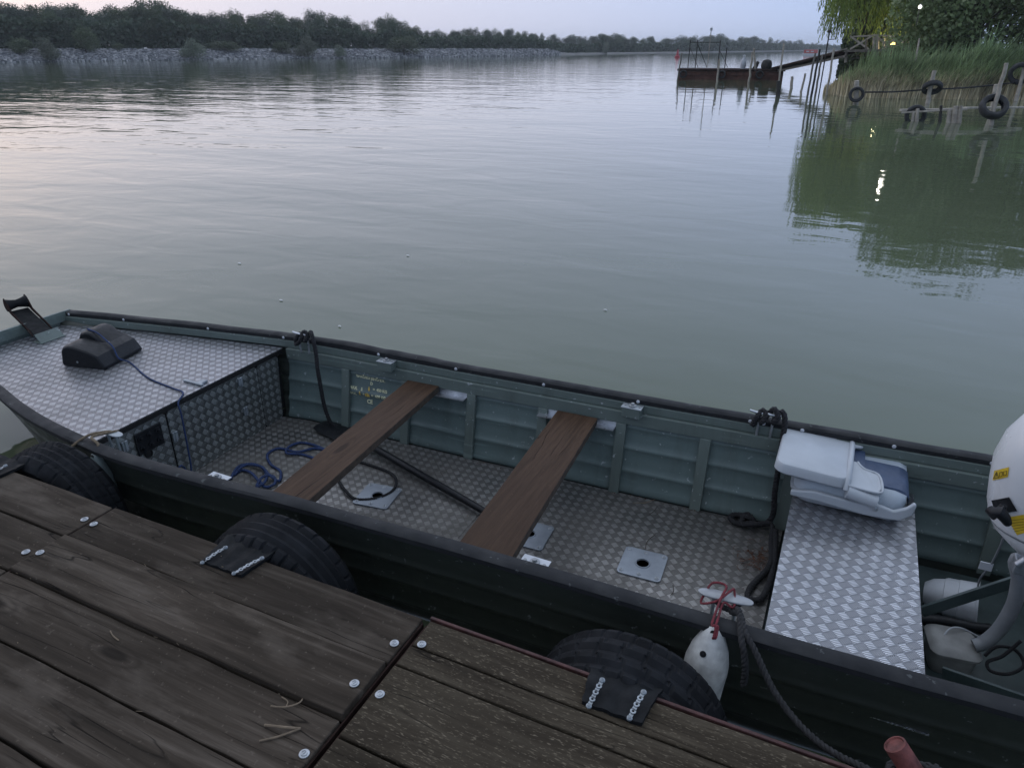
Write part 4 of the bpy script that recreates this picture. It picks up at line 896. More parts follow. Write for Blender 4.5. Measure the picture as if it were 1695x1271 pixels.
# oarlock sockets
for (x,side,mt) in ((-2.19,1,m_alud),(-.79,1,m_alud),(-2.16,-1,m_white),(-.765,-1,m_white)):
    mb=MB(); y=wall_y(x,.40,side)-side*.045; zt=.425 if side>0 else .40
    if side<0: y+=.075-.045
    mb.box((x-.045,y-.028,zt-.05),(x+.045,y+.028,zt)); sk_=mb.build('oarlock_socket',m_greenr if side>0 else m_plast,boat,bevel=.003)
    mb=MB(); mb.box((x-.05,y-.03,zt),(x+.05,y+.03,zt+.003)); mb.build('top_plate',mt,sk_)
    mb=MB(); mb.lathe([(.018,0),(.018,.006),(.009,.007),(.008,.016),(.001,.016)],14,Matrix.Translation((x,y,zt+.003))); mb.lathe([(.006,0),(.006,.003),(.001,.003)],10,Matrix.Translation((x-.036,y,zt+.003))); mb.lathe([(.006,0),(.006,.003),(.001,.003)],10,Matrix.Translation((x+.036,y,zt+.003))); mb.build('bolts',m_steel,sk_,smooth=40)
# thwart ledges
for side in (1,-1):
    for x0,x1 in ((-2.052,-1.70),(-1.275,-.870)):
        mb=MB(); rings=[]
        for x in (x0,x1):
            y=wall_y(x,.3,side)-side*.006; rings.append([(x,y,.286),(x,y-side*.052,.286),(x,y-side*.052,.292),(x,y-side*.006,.292),(x,y-side*.006,.315),(x,y,.315)])
        mb.loft(rings); mb.build('thwart_ledge',m_alu,boat)
# stern braces and bits
mb=MB(); mb.beam(P(1525,1012,.05),Vector((.99,2.72,.36)),.012,.05); mb.build('transom_brace',m_dkgreen,boat,bevel=.002)
mb=MB(); mb.beam(P(1560,1112,.02),Vector((.99,2.15,.12)),.012,.045); mb.build('transom_brace',m_dkgreen,boat,bevel=.002)
# capacity marking stencilled on the side
def text(body,px,py,size,yy,mat,mats,ax=0):
    cu=bpy.data.curves.new('t','FONT'); cu.body=body; cu.size=size*1.08; cu.offset=.0008; cu.space_character=.95; cu.align_x='LEFT'; cu.align_y='CENTER'; cu.resolution_u=3
    o=bpy.data.objects.new('t',cu); C.objects.link(o); dg=bpy.context.evaluated_depsgraph_get(); me=bpy.data.meshes.new_from_object(o.evaluated_get(dg))
    q=Vp(px,py,yy); lean=.10/.58
    vs=[(q.x+v.co.x*1.0,0,q.z+v.co.y) for v in me.vertices]; vs=[(x,wall_y(x,z,1)-corr(z)*1.4-.0035,z) for x,_,z in vs]
    mats.append((vs,[tuple(p.vertices) for p in me.polygons])); bpy.data.objects.remove(o); bpy.data.curves.remove(cu)
L1=[]; yw=3.0
text('BARŐSDI JENŐ E.V.',588,623,.0225,yw,None,L1)
text('D',611,636,.022,yw,None,L1)
text('MAX.    5',579,640,.022,yw,None,L1); text('=  450 KG',616,645,.022,yw,None,L1)
text('MAX.',579,648,.022,yw,None,L1); text('+',602,651,.018,yw,None,L1); text('=  600 KG',616,654,.022,yw,None,L1)
text('CE',609,663,.030,yw,None,L1)
mb=MB(); mb.rc=False
for vs,fs in L1: mb.add(vs,fs)
mb.build('capacity_marking',m_text,boat)
mb=MB()
def pict(px,py,person=True,sc=1.):
    q=Vp(px,py,yw); 
    def F(pl):
        k=[(q.x+a*sc,0,q.z+b*sc) for a,b in pl]; mb.add([(x,wall_y(x,z,1)-corr(z)*1.4-.004,z) for x,_,z in k],[tuple(range(len(k)))])
    if person: F([(-.004,-.013),(.004,-.013),(.006,.004),(-.006,.004)]); F([(.004*math.cos(t),.009+.004*math.sin(t)) for t in (6.283*i/8 for i in range(8))])
    else: F([(-.016,-.012),(-.007,-.012),(-.007,.009),(-.016,.009)]); F([(-.005,-.012),(.005,-.012),(.005,.012),(-.005,.012)]); F([(.007,-.012),(.016,-.012),(.016,.009),(.007,.009)])
for a_ in ((610,644,True),(597,650,True),(609,653,False)):
    mb=MB(); mb.rc=False; pict(*a_,.95); mb.build('capacity_symbol',m_texto,boat)
# bow roller bracket
root=empty('anchor_roller',(-4.5,2.45,.38),'dark metal anchor roller bracket sloping up over the bow','anchor roller')
fa,fb=Vector((-4.34,2.465,.425)),Vector((-4.66,2.545,.500)); d=(fb-fa).normalized(); s_=Vector((-d.y,d.x,0)).normalized()
mb=MB(); mb.beam(fa,fb,.10,.006); mb.build('ramp_plate',m_rub,root,bevel=.002)
for k in (-1,1):
    mb=MB(); pr=[(0,-.005),(.20,.0),(.30,.0),(.35,.01),(.39,.045),(.37,.075),(.32,.06),(.28,.022),(.05,.012)]
    vs=[fa+d*a+s_*k*.055+Vector((0,0,b)) for a,b in pr]; n=len(vs); mb.add(vs+[p+s_*k*.006 for p in vs],[tuple(range(n)),tuple(range(2*n-1,n-1,-1))]+[(i,(i+1)%n,n+(i+1)%n,n+i) for i in range(n)]); mb.build('cheek_plate',m_twig if k<0 and False else m_frame,root)
mb=MB(); c=fa+d*.355+Vector((0,0,.035)); mb.tube([c-s_*.06,c-s_*.03,c,c+s_*.03,c+s_*.06],[.040,.030,.024,.030,.040],14); mb.build('roller',m_rub,root,smooth=50)
mb=MB(); mb.box((-4.36,2.40,.381),(-4.28,2.56,.387)); mb.beam((-4.29,2.48,.383),(-4.335,2.48,.432),.15,.006); mb.build('foot_plate',m_greenr,root,bevel=.002)
# black moulded hatch cover / anchor box on the deck
root=empty('black_plastic_box',(-3.74,2.43,.381),'black moulded plastic box with rounded lobes on the fore deck','box')
Mb=Matrix.Translation((-3.765,2.41,.381))@Matrix.Rotation(R(12),4,'Z')
def lobe(y0,y1,h1,x0=-.13,x1=.15):
    mb=MB(); rings=[]
    pf=[(x0,0),(x1,0),(x1+.004,.015),(x1-.035,h1*.62),(x1-.09,h1*.80),(x0+.10,h1*.97),(x0+.065,h1),(x0+.03,h1*.93),(x0+.012,h1*.75),(x0-.004,.02)]
    for y,k in ((y0-.012,.0),(y0,0),(y0+.018,1),(y1-.018,1),(y1,0)):
        s_=1 if k else .97
        rings.append([Mb@Vector((a*s_,y,b*s_)) for a,b in pf])
    mb.loft(rings[1:]); return mb
lobe(-.14,.165,.125).build('housing',m_plast,root,bevel=.008,smooth=30)
lobe(-.005,.160,.158,-.128,.10).build('raised_cover',m_plast,root,bevel=.012,smooth=30)
for a,b,c in ((.06,.02,.098),(.085,-.005,.085),(.1,-.1,.04),(-.02,-.142,.035)): 
    mb=MB(); mb.lathe([(.006,0),(.006,.003),(.001,.004)],10,Mb@Matrix.Translation((a,b,c))@Matrix.Rotation(R(20) if b>-.1 else R(90),4,'Y' if b>-.1 else 'X')); mb.build('screw',m_zinc,root)
# ================================================================== LOOSE THINGS IN THE BOAT
def plank(cs_,z,name,label,seed):
    (xa,ya),(xb_,yb__),(xc,yc),(xd,yd)=cs_  # far-left far-right near-right near-left
    r=random.Random(seed); mb=MB(); n=26; rings=[]
    for i in range(n+1):
        t=i/n; l=Vector((xa,ya,0)).lerp(Vector((xd,yd,0)),t); rg=Vector((xb_,yb__,0)).lerp(Vector((xc,yc,0)),t); j=[r.uniform(-.0012,.0012) for _ in range(4)]
        rings.append([(l.x+j[0],l.y,z),(rg.x+j[1],rg.y,z),(rg.x+j[2]-.001,rg.y,z-.038),(l.x+.002,l.y,z-.038)])
    mb.loft(rings); o=mb.build(name,[m_plank,m_planke],smooth=30,bevel=.0022); 
    for p in o.data.polygons:
        if abs(p.normal.z)<.5: p.material_index=1
    return tag(o,label,'plank','brown thwart planks across the boat')
plank(((-2.060,3.005),(-1.865,3.01),(-1.785,1.775),(-1.965,1.775)),.332,'thwart_plank','brown wooden plank seat nearer the fore deck, beside the capacity marking',1)
plank(((-1.172,3.02),(-.958,3.025),(-.880,1.79),(-1.095,1.79)),.332,'thwart_plank','brown wooden plank seat nearer the stern bench',2)
def rope(name,pts,r,mat,label,cat='rope',tw=True,n=8,loop=False,pitch=.04,group=None):
    mb=MB(); sp_=spl(pts,n,loop)
    if tw: twist(mb,sp_,r,pitch)
    else: mb.tube(sp_,r,8,loop)
    return tag(mb.build(name,mat,smooth=60),label,cat,group)
fz=FZ+.008
def FP(px,py,dz=0): p=P(px,py,fz+dz); return p
rope('blue_rope',[FP(382,792),FP(395,772),FP(420,768,.01),FP(438,778,.01),FP(440,795,.02),FP(425,806,.01),FP(434,790,.03),FP(452,788,.01),FP(455,800,.01),FP(440,806),FP(428,795,.02),FP(415,782,.01),FP(400,778),FP(388,786),FP(405,770,.02),FP(432,772,.02),FP(446,786,.02),FP(462,796),FP(464,780),FP(448,768),FP(443,752),FP(462,742),FP(492,748,.01),FP(520,742),FP(540,745),FP(515,735),FP(495,733),FP(478,740,.01),FP(475,750,.01),FP(500,752),FP(530,762),FP(545,768)],.0078,m_blue,'tangled blue rope on the boat floor between fore deck and first plank')
q0=Mb@Vector((-.07,.03,.163)); q1=Mb@Vector((.075,.0,.112)); q2=Mb@Vector((.158,-.035,.03))
rope('rope',[q0,Mb@Vector((.0,.02,.150)),q1,Mb@Vector((.125,-.02,.086)),q2,P(215,600,.385),P(245,625,.385),P(285,642,.385),P(303,650,.385),Vector((-2.915,2.20,.372)),Vector((-2.905,2.195,.30)),Vector((-2.90,2.185,.1)),Vector((-2.895,2.175,.0)),Vector((-2.89,2.15,-.03)),Vector((-2.88,2.10,.01)),Vector((-2.885,2.08,.05)),Vector((-2.88,2.12,.02)),Vector((-2.87,2.16,-.02)),Vector((-2.86,2.10,-.03)),Vector((-2.87,2.06,.02)),Vector((-2.88,2.11,.06)),Vector((-2.87,2.14,-.01))],.0045,m_blue,'thin blue cord running from the black box over the fore deck edge',tw=False,n=6)
rope('black_rope',[FP(560,795),FP(572,812,.01),FP(590,826),FP(625,824),FP(650,812),FP(656,795,.01),FP(645,782),FP(620,772),FP(598,765),FP(575,760),FP(560,750)],.008,m_blk,'black rope loop lying around the base plate beside the oar')
# oar
root=empty('oar',P(620,745,-.04),'black oar lying on the floor beneath both planks','oar')
a,b=P(596,728,-.005),P(812,852,-.018); mb=MB(); mb.tube([a,a.lerp(b,.3),a.lerp(b,.7),b],[.020,.020,.019,.0165],12); mb.build('shaft',m_plast,root,smooth=50)
d=(b-a).normalized(); s_=Vector((-d.y,d.x,0)); mb=MB(); rings=[]
for t,wd,th in ((.02,.018,.016),(-.06,.04,.010),(-.14,.075,.006),(-.30,.085,.005),(-.36,.078,.004),(-.375,.05,.003)):
    c=a+d*t; c.z=-.03; rings.append([c-s_*wd,c-s_*wd*.5+Vector((0,0,th)),c+Vector((0,0,th*1.6)),c+s_*wd*.5+Vector((0,0,th)),c+s_*wd,c+s_*wd*.5-Vector((0,0,th)),c-Vector((0,0,th)),c-s_*wd*.5-Vector((0,0,th))])
mb.loft(rings); mb.build('blade',m_plast,root,smooth=60)
# black mooring tail at the front far cleat
ya=2.972
rope('mooring_rope',[(-2.80,ya,.43),(-2.79,ya-.015,.47),(-2.77,ya+.01,.50),(-2.74,ya-.015,.49),(-2.76,ya-.02,.46),(-2.79,ya-.02,.44),(-2.78,ya+.02,.48),(-2.73,ya,.52),(-2.70,ya-.01,.50),(-2.72,ya-.02,.47),(-2.71,ya+.02,.51),(-2.67,ya-.01,.52),(-2.645,ya-.03,.48),(-2.63,ya-.04,.42),(-2.615,ya-.06,.33),(-2.60,ya-.07,.22),(-2.59,ya-.07,.10),(-2.56,ya-.07,.0),(-2.53,ya-.06,-.035),(-2.48,ya-.10,-.04),(-2.40,ya-.14,-.04)],.012,m_blk,'black rope tied on the far cleat near the fore deck and hanging inside',pitch=.05,group='black ropes on the far cleats')
ya=3.088
rope('mooring_rope',[(-.235,ya,.43),(-.22,ya-.015,.48),(-.20,ya+.01,.51),(-.18,ya-.015,.49),(-.20,ya-.02,.46),(-.17,ya+.02,.50),(-.15,ya,.53),(-.13,ya-.02,.50),(-.15,ya-.02,.47),(-.12,ya+.01,.52),(-.10,ya-.01,.49),(-.095,ya-.03,.42),(-.090,ya-.05,.30),(-.085,ya-.07,.15),(-.075,ya-.08,.03),(-.10,ya-.09,-.02),(-.14,ya-.09,-.03),(-.16,ya-.11,.0),(-.19,ya-.10,.0),(-.235,ya-.06,-.03),(-.26,ya-.09,-.035),(-.22,ya-.13,-.03),(-.15,ya-.12,-.01),(-.19,ya-.08,.0),(-.20,ya-.14,-.02),(-.13,ya-.14,.0),(-.07,ya-.12,.0),(-.055,ya-.22,-.03),(-.04,ya-.33,-.03),(-.05,ya-.42,-.03),(-.095,ya-.55,-.035),(-.095,ya-.62,-.035),(-.05,ya-.62,-.03),(-.030,ya-.52,-.03),(-.026,ya-.38,-.03),(-.035,ya-.25,-.02),(-.05,ya-.15,.0)],.013,m_blk,'black rope tied on the far cleat near the grey seat, coiled on the floor',pitch=.05,group='black ropes on the far cleats')
# dead leaves and twigs near the bench
mb=MB(); mb.rc=False; r=random.Random(12)
for i in range(70):
    c=Vector((-.10+r.gauss(0,.035),2.74+r.gauss(0,.05),fz+r.uniform(-.004,.012))); a=r.random()*6.28; L_=r.uniform(.01,.045); mb.tube([c,c+Vector((math.cos(a)*L_*.5,math.sin(a)*L_*.5,.004)),c+Vector((math.cos(a+.4)*L_,math.sin(a+.4)*L_,0))],.0011,4)
for i in range(26): leafquad(mb,Vector((-.12+r.gauss(0,.05),2.75+r.gauss(0,.06),fz+.004)),r,.022,.45)
for i in range(60):
    x=r.uniform(-1.6,-.05); y=wall_y(x,FZ,1)-.015-abs(r.gauss(0,.03)); leafquad(mb,Vector((x,y,fz-.004)),r,.010,.6)
for i in range(90):
    x=r.uniform(-1.5,-.05); y=r.uniform(2.05,2.95); leafquad(mb,Vector((x,y,fz-.005)),r,.006,.6)
tag(mb.build('leaf_litter',m_dleaf),'dead leaves and bits of twig on the boat floor by the bench','leaf litter',kind='stuff')
for k,(pts,lab) in enumerate((([FP(1068,908),FP(1072,895),FP(1085,884)],'thin dark twig at the edge of the nearest base plate'),([FP(1048,832),FP(1068,832),FP(1084,826)],'thin brown twig on the floor below the far side panels'),([FP(1074,852),FP(1082,846),FP(1088,838)],'short forked twig right of the long thin twig on the floor'),([FP(1110,985),FP(1115,978),FP(1114,968)],'short curved twig on the floor beside the near gunwale'))):
    mb=MB(); mb.tube(spl(pts,4),.0018,5); tag(mb.build('twig',m_twig if k==1 else m_bark),lab,'twig')
# ================================================================== FOLDED SEAT
seat=empty('folded_boat_seat',(.2,2.93,.25),'folded grey and blue boat seat resting on the stern bench','seat')
def rl(specs,name,mat,parent=seat,n=6,smooth=50,bevel=0,rot=None,sub=0):
    mb=MB(); rings=[rrect(*q,n) for q in specs]
    if rot: rings=[[rot@Vector(p) for p in rg] for rg in rings]
    mb.loft(rings); return mb.build(name,mat,parent,smooth=smooth,bevel=bevel,sub=sub)
cy=2.975
Ms=Matrix.Translation((0,0,0))
base=rl([(.235,cy,.36,.36,.06,.252),(.225,cy,.46,.42,.07,.268),(.215,cy,.485,.45,.08,.300),(.215,cy,.49,.455,.08,.318),(.215,cy,.475,.44,.075,.319)],'base_shell',m_seat)
rl([(.215,cy,.47,.432,.07,.300),(.225,cy,.47,.428,.07,.345),(.235,cy,.45,.40,.07,.375),(.24,cy,.38,.33,.06,.388)],'seat_cushion',m_vin,smooth=70)
mb=MB(); rings=[]
for x,z in ((.16,.389),(.30,.392),(.42,.390),(.447,.383),(.464,.370),(.470,.345),(.470,.325)): rings.append([(x,cy-.155,z-.006),(x,cy-.15,z+.005),(x,cy-.04,z+.008),(x,cy+.065,z+.005),(x,cy+.07,z-.006)])
rings=rings; mb.loft(rings,cap=True); mb.build('blue_stripe',m_vblue,seat,smooth=60)
# folded backrest
tilt=Matrix.Translation((.2,cy,.41))@Matrix.Rotation(R(2.5),4,'Y')@Matrix.Rotation(R(-1),4,'X')@Matrix.Translation((-.2,-cy,-.41))
rl([(.095,cy-.005,.34,.36,.07,.352),(.09,cy-.005,.37,.385,.08,.37),(.09,cy-.005,.37,.39,.08,.408)],'back_cushion',m_vblue,rot=tilt,smooth=70)
rl([(.055,cy-.01,.31,.470,.05,.385),(.05,cy-.01,.322,.482,.05,.392),(.05,cy-.01,.318,.478,.05,.424),(.05,cy-.01,.308,.468,.048,.433),(.05,cy-.01,.290,.45,.045,.4365)],'back_shell',m_seat,rot=tilt,smooth=35)
mb=MB(); mb.tube([tilt@Vector((.205,cy-.245,.385)),tilt@Vector((.205,cy-.235,.425)),tilt@Vector((.207,cy-.1,.436)),tilt@Vector((.210,cy+.1,.436)),tilt@Vector((.205,cy+.215,.428)),tilt@Vector((.205,cy+.225,.385))],.013,10); mb.build('back_ridge',m_seat,seat,smooth=60)
for k in (-1,1):
    mb=MB(); yy=cy+k*.235-.005; pl=[(.20,.432),(.255,.430),(.265,.40),(.30,.385),(.345,.375),(.362,.34),(.368,.315),(.33,.30),(.20,.34)]
    if k<0:
        # near wing: broad panel lying on top
        pts=[(.21,-.245),(.335,-.235),(.348,-.20),(.330,-.105),(.275,-.095),(.25,-.07),(.24,-.045),(.21,-.045)]
        zz_=lambda x,y: .434-.08*max(0,x-.21)-.02*max(0,(-.19-y))/.045
        vs=[tilt@Vector((x,cy+y,zz_(x,y))) for x,y in pts]; n=len(vs); mb.add(vs+[p-Vector((0,0,.012)) for p in vs],[tuple(range(n)),tuple(range(2*n-1,n-1,-1))]+[(i,(i+1)%n,n+(i+1)%n,n+i) for i in range(n)])
        mb.build('side_wing',m_seat,seat,bevel=.004)
        mb=MB(); mb.tube(spl([vs[0],vs[1],vs[2],vs[3],vs[4],vs[5],vs[6]],3),.0055,8); mb.tube([vs[0]-Vector((0,0,.03)),vs[1]-Vector((0,0,.045))],.0 or .03,8); mb.build('wing_rim',m_seat,seat,smooth=60)
    else:
        pts=[(.21,.10),(.25,.12),(.28,.165),(.335,.185),(.345,.185),(.345,.22),(.21,.22)]
        vs=[tilt@Vector((x,cy+y,.434-.05*max(0,x-.21))) for x,y in pts]; n=len(vs); mb.add(vs+[p-Vector((0,0,.012)) for p in vs],[tuple(range(n)),tuple(range(2*n-1,n-1,-1))]+[(i,(i+1)%n,n+(i+1)%n,n+i) for i in range(n)])
        mb.box((.21,cy+.212,.33),(.345,cy+.222,.425)); mb.build('side_wing',m_seat,seat,bevel=.004)
    # hinge arm sweeping up at the front of the base
    yy=cy+k*.222; top=[(-.02,.325),(.08,.345),(.2,.338),(.29,.335),(.325,.352),(.36,.345),(.41,.335),(.455,.362),(.478,.392),(.49,.385),(.485,.335),(.44,.295),(.3,.285),(.1,.30),(-.02,.300)]
    vs=[Vector((x,yy,z)) for x,z in top]; n=len(vs); o_=Vector((0,k*.022,0)); mb=MB(); mb.add(vs+[p+o_ for p in vs],[tuple(range(n)),tuple(range(2*n-1,n-1,-1))]+[(i,(i+1)%n,n+(i+1)%n,n+i) for i in range(n)]); ar=mb.build('hinge_arm',m_seat,seat,bevel=.006,smooth=40)
    mb=MB(); mb.lathe([(.012,0),(.012,.003),(.007,.006),(.001,.007)],12,Matrix.Translation((.335,yy+k*.022,.328))@Matrix.Rotation(R(90)*(1 if k<0 else -1),4,'X')); mb.build('bolt',m_zinc,ar,smooth=40)
seat.scale=(.90,.90,.95); seat.location=(.180,2.955,.2505)
# ================================================================== OUTBOARD MOTOR
mot=empty('outboard_motor',(1.0,2.45,-.1),'silver white outboard motor tilted at the stern with yellow warning label','outboard motor')
cx,cyy=.888,2.42; mb=MB(); rings=[]
for z,lx,ly,ox in ((.53,.18,.12,.03),(.55,.25,.155,.015),(.60,.29,.170,.0),(.66,.312,.18,-.003),(.74,.322,.185,-.005),(.82,.33,.19,-.005),(.90,.322,.187,.0),(.97,.30,.178,.012),(1.03,.262,.16,.03),(1.08,.205,.13,.05),(1.11,.13,.09,.07),(1.12,.05,.04,.08)):
    ring=[]
    for i in range(48):
        a=6.283*i/48; e=.78; ring.append((cx+ox+math.copysign(abs(math.cos(a))**e,math.cos(a))*lx,cyy+math.copysign(abs(math.sin(a))**e,math.sin(a))*ly,z))
    rings.append(ring)
mb.loft(rings); cowl=mb.build('cowling',m_cowl,mot,smooth=60)
sm=MB(); zz0=.625; sm.loft([[(p[0]+(p[0]-cx)*k,p[1]+(p[1]-cyy)*k,z) for p in [((a[0]*(1-t_)+b_[0]*t_),(a[1]*(1-t_)+b_[1]*t_)) for a,b_ in zip(rings[2],rings[3])]] for z,t_,k in ((.618,.30,.0),(.620,.33,.012),(.626,.43,.012),(.628,.47,.0))]); sm.build('cowl_seam',m_steel,cowl,smooth=50)
def on_cowl(px,py,off=.002):
    d=ray(px,py).normalized(); o=Vector((0,0,EYE)); hit=bv.ray_cast(o,d); return hit[0]+hit[1]*off*(1 if hit[1].dot(d)<0 else -1),hit[1]
from mathutils.bvhtree import BVHTree
bv=BVHTree.FromPolygons([tuple(v) for v in mb.v],mb.f)
def decal(name,corners,mat,nx=6,ny=4,off=.002,parent=None,vals=None):
    m2=MB(); m2.rc=False
    for j in range(ny+1):
        for i in range(nx+1):
            u,v=i/nx,j/ny; a,b,c,d=corners; px=(a[0]*(1-u)+b[0]*u)*(1-v)+(d[0]*(1-u)+c[0]*u)*v; py=(a[1]*(1-u)+b[1]*u)*(1-v)+(d[1]*(1-u)+c[1]*u)*v; m2.v.append(on_cowl(px,py,off)[0])
    for j in range(ny):
        for i in range(nx): k=j*(nx+1)+i; m2.f.append((k,k+1,k+nx+2,k+nx+1))
    return m2.build(name,mat,parent or cowl)
try:
    lab=decal('warning_label',((1647,779),(1671,773),(1669,789),(1644,795)),m_yel)
    m2=MB(); m2.rc=False
    def dline(pts,wd=.9):
        for (x0,y0),(x1,y1) in zip(pts,pts[1:]):
            l=math.hypot(x1-x0,y1-y0) or 1; ox,oy=-(y1-y0)/l*wd/2,(x1-x0)/l*wd/2; m2.add([on_cowl(a,b,.0035)[0] for a,b in ((x0+ox,y0+oy),(x1+ox,y1+oy),(x1-ox,y1-oy),(x0-ox,y0-oy))],[(0,1,2,3)])
    dline([(1646.5,792),(1651.5,781),(1654.5,790),(1646.5,792)]); dline([(1650.8,784),(1651.2,788)],1.0); dline([(1656.5,782),(1661,781),(1660.5,788),(1656,789),(1656.5,782)],.7); dline([(1663,780.6),(1668,779.5),(1667.3,786),(1662.5,787),(1663,780.6)],.7)
    m2.build('label_symbols',m_hole,lab)
    decal('manual_label',((1667,856),(1695,851),(1700,880),(1684,885)),m_yel,6,6)
    m2=MB(); m2.rc=False
    for i in range(5): y=861+i*4.4; dline([(1671+i*2.2,y),(1696,y-3)],.6)
    m2.build('label_lines',m_hole,lab)
    decal('latch_plate',((1643,828),(1672,822),(1685,845),(1651,851)),m_plast,4,4,.004)
except Exception as ex: print('DECAL',ex)
mb=MB(); c=Vp(1652,846,2.27); mb.tube([Vp(1637,842,2.28),Vp(1646,850,2.265),Vp(1655,846,2.26),Vp(1664,858,2.26),Vp(1668,866,2.27)],[.014,.020,.022,.016,.012],10); mb.tube([Vp(1655,846,2.27),Vp(1662,836,2.27)],[.015,.010],8); mb.build('cowl_latch',m_plast,cowl,smooth=50)
mb=MB(); mb.lathe([(.13,.36),(.15,.40),(.16,.50),(.15,.59)],24,Matrix.Translation((1.03,2.42,0))@Matrix.Diagonal((1.1,.75,1,1))); mb.box((.93,2.28,.18),(1.10,2.56,.40)); mb.box((1.055,2.36,-.45),(1.24,2.48,.37)); mb.build('leg',m_cowl,mot,bevel=.015,smooth=40)
mb=MB(); mb.cbox((.955,2.33,.36),(.07,.06,.16)); mb.cbox((.955,2.53,.36),(.07,.06,.16)); mb.tube([(.86,2.33,.30),(.95,2.33,.30)],.012,8); mb.build('clamp_bracket',m_steel,mot,bevel=.006)
mb=MB(); mb.tube(spl([Vector((.90,2.40,.42)),Vp(1690,925,2.45),Vp(1687,960,2.46),Vp(1678,1000,2.47),Vp(1655,1040,2.47),Vp(1630,1062,2.46),Vp(1612,1068,2.45)],6),.024,12); mb.build('cable_sleeve',m_hose,mot,smooth=60)
mb=MB(); mb.cbox(tuple(Vp(1692,935,2.40)),(.05,.05,.05)); mb.tube([Vp(1682,935,2.38),Vp(1700,925,2.38)],.012,8); mb.build('clamp_screw',m_zinc,mot,bevel=.006)
# fuel hose / cord with primer tag
rope('fuel_line',[Vp(1664,880,2.6),Vp(1655,905,2.62),Vp(1640,935,2.66),Vp(1632,945,2.68),Vp(1622,958,2.70),P(1618,975,.0)],.004,m_hose,'thin grey line hanging from the motor with a square tag','line',tw=False,n=5)
mb=MB(); q=Vp(1632,937,2.655); mb.cbox(tuple(q),(.042,.004,.034),); tag(mb.build('square_tag',m_white,bevel=.001),'small pale square tag clipped on the thin grey line','tag')
# white bailer and grey box in the stern
zb=FZ-.03
root=empty('white_bailer',(.64,2.80,zb),'white plastic bailer lying under the stern brace','bailer')
Mt=Matrix.Translation((.655,2.80,zb+.06))@Matrix.Rotation(R(-8),4,'Z')@Matrix.Rotation(R(80),4,'Y')
mb=MB(); mb.loft([rrect(0,0,.07,.09,.03,-.10),rrect(0,0,.11,.13,.05,-.07),rrect(0,0,.12,.15,.055,-.03),rrect(0,0,.125,.155,.055,-.028),rrect(0,0,.125,.16,.055,.02),rrect(0,0,.13,.165,.055,.022),rrect(0,0,.13,.17,.055,.08),rrect(0,0,.14,.18,.055,.082),rrect(0,0,.14,.18,.055,.09),rrect(0,0,.115,.155,.05,.09),rrect(0,0,.08,.10,.04,-.06)]); mb.v=[Mt@p for p in mb.v]; mb.build('scoop',m_white,root,smooth=40)
mb=MB(); mb.tube([Mt@Vector(p) for p in ((-.0,.085,-.05),(0,.12,-.02),(0,.12,.05),(0,.09,.07))],.010,8); mb.build('handle',m_white,root,smooth=50)
root=empty('grey_plastic_box',(.64,2.50,zb),'grey plastic box with rounded lid in the stern beside the bench','box')
Mt=Matrix.Translation((.625,2.475,zb))@Matrix.Rotation(R(8),4,'Z')
mb=MB(); mb.loft([rrect(0,0,.13,.12,.03,0),rrect(0,0,.15,.14,.035,.03),rrect(0,0,.155,.145,.035,.09)]); mb.v=[Mt@p for p in mb.v]; mb.build('body',m_greyp,root,smooth=40)
mb=MB(); mb.loft([rrect(0,0,.17,.16,.035,.09),rrect(0,0,.172,.162,.035,.102),rrect(0,0,.15,.14,.035,.115),rrect(0,0,.12,.11,.03,.122)]); mb.v=[Mt@p for p in mb.v]; mb.build('lid',m_greyp,root,smooth=40)
mb=MB(); mb.tube(spl([Mt@Vector(p) for p in ((-.03,.01,.122),(-.01,.03,.14),(.03,.05,.135),(.09,.07,.10),(.16,.08,.06))],4),.003,6); mb.build('wire',m_white,root)
rope('black_hose',[Vector((.50,2.63,zb+.03)),Vector((.60,2.645,zb+.05)),Vector((.72,2.66,zb+.05)),Vector((.78,2.68,zb+.05))],.022,m_plast,'thick black hose lying between bailer and grey box','hose',tw=False,n=5)
rope('black_cable',[P(1630,1085,0),P(1650,1070,.03),P(1680,1075,.03),P(1695,1100,.0),P(1670,1115,.0),P(1640,1110,.0),P(1635,1095,.02),P(1660,1085,.04),P(1690,1060,.1)],.006,m_blk,'loops of black cable in the stern near the motor leg','cable',tw=False,n=6)
# ================================================================== FENDERS AND LINES
def fender(c,r_,L_,mat,label,tilt_,mark=False):
    c=Vector(c); root=empty('boat_fender',c-Vector((0,0,L_)),label,'fender'); Mx=Matrix.Translation(c)@tilt_.to_4x4()
    mb=MB(); prf=[(.001,.0),(r_*.28,-.004),(r_*.42,-.02),(r_*.62,-.05),(r_*.86,-.09),(r_,-.135),(r_*1.02,-.17),(r_*.99,-.21),(r_*.95,-L_+.10),(r_*.8,-L_+.04),(r_*.3,-L_),(.001,-L_)]
    mb.lathe(prf,28,Mx); 
    for k in range(0,28*3):
        pass
    b_=mb.build('body',mat,root,smooth=60)
    mb=MB(); mb.lathe([(.0001,-.004),(.014,-.004),(.015,.0),(.012,.004),(.0001,.004)],16,Mx@Matrix.Translation((0,-r_*.30,-.022))@Matrix.Rotation(R(90),4,'X')@Matrix.Diagonal((.8,1.1,1.,1))); mb.build('eye_hole',m_hole,b_,smooth=50)
    if mark:
        mb=MB(); k=Mx@Matrix.Rotation(R(-14),4,'Z')@Matrix.Translation((0,-r_*.80,-.076))@Matrix.Rotation(R(58),4,'X')
        mb.lathe([(.0095,0),(.0095,.002),(.0080,.002),(.0080,0)],20,k); mb.lathe([(.0030,0),(.0030,.002),(.0001,.002)],12,k)
        mb.build('valve_mark',m_plast,b_)
    return root,Mx
FC=P(1184,1034,.455); 
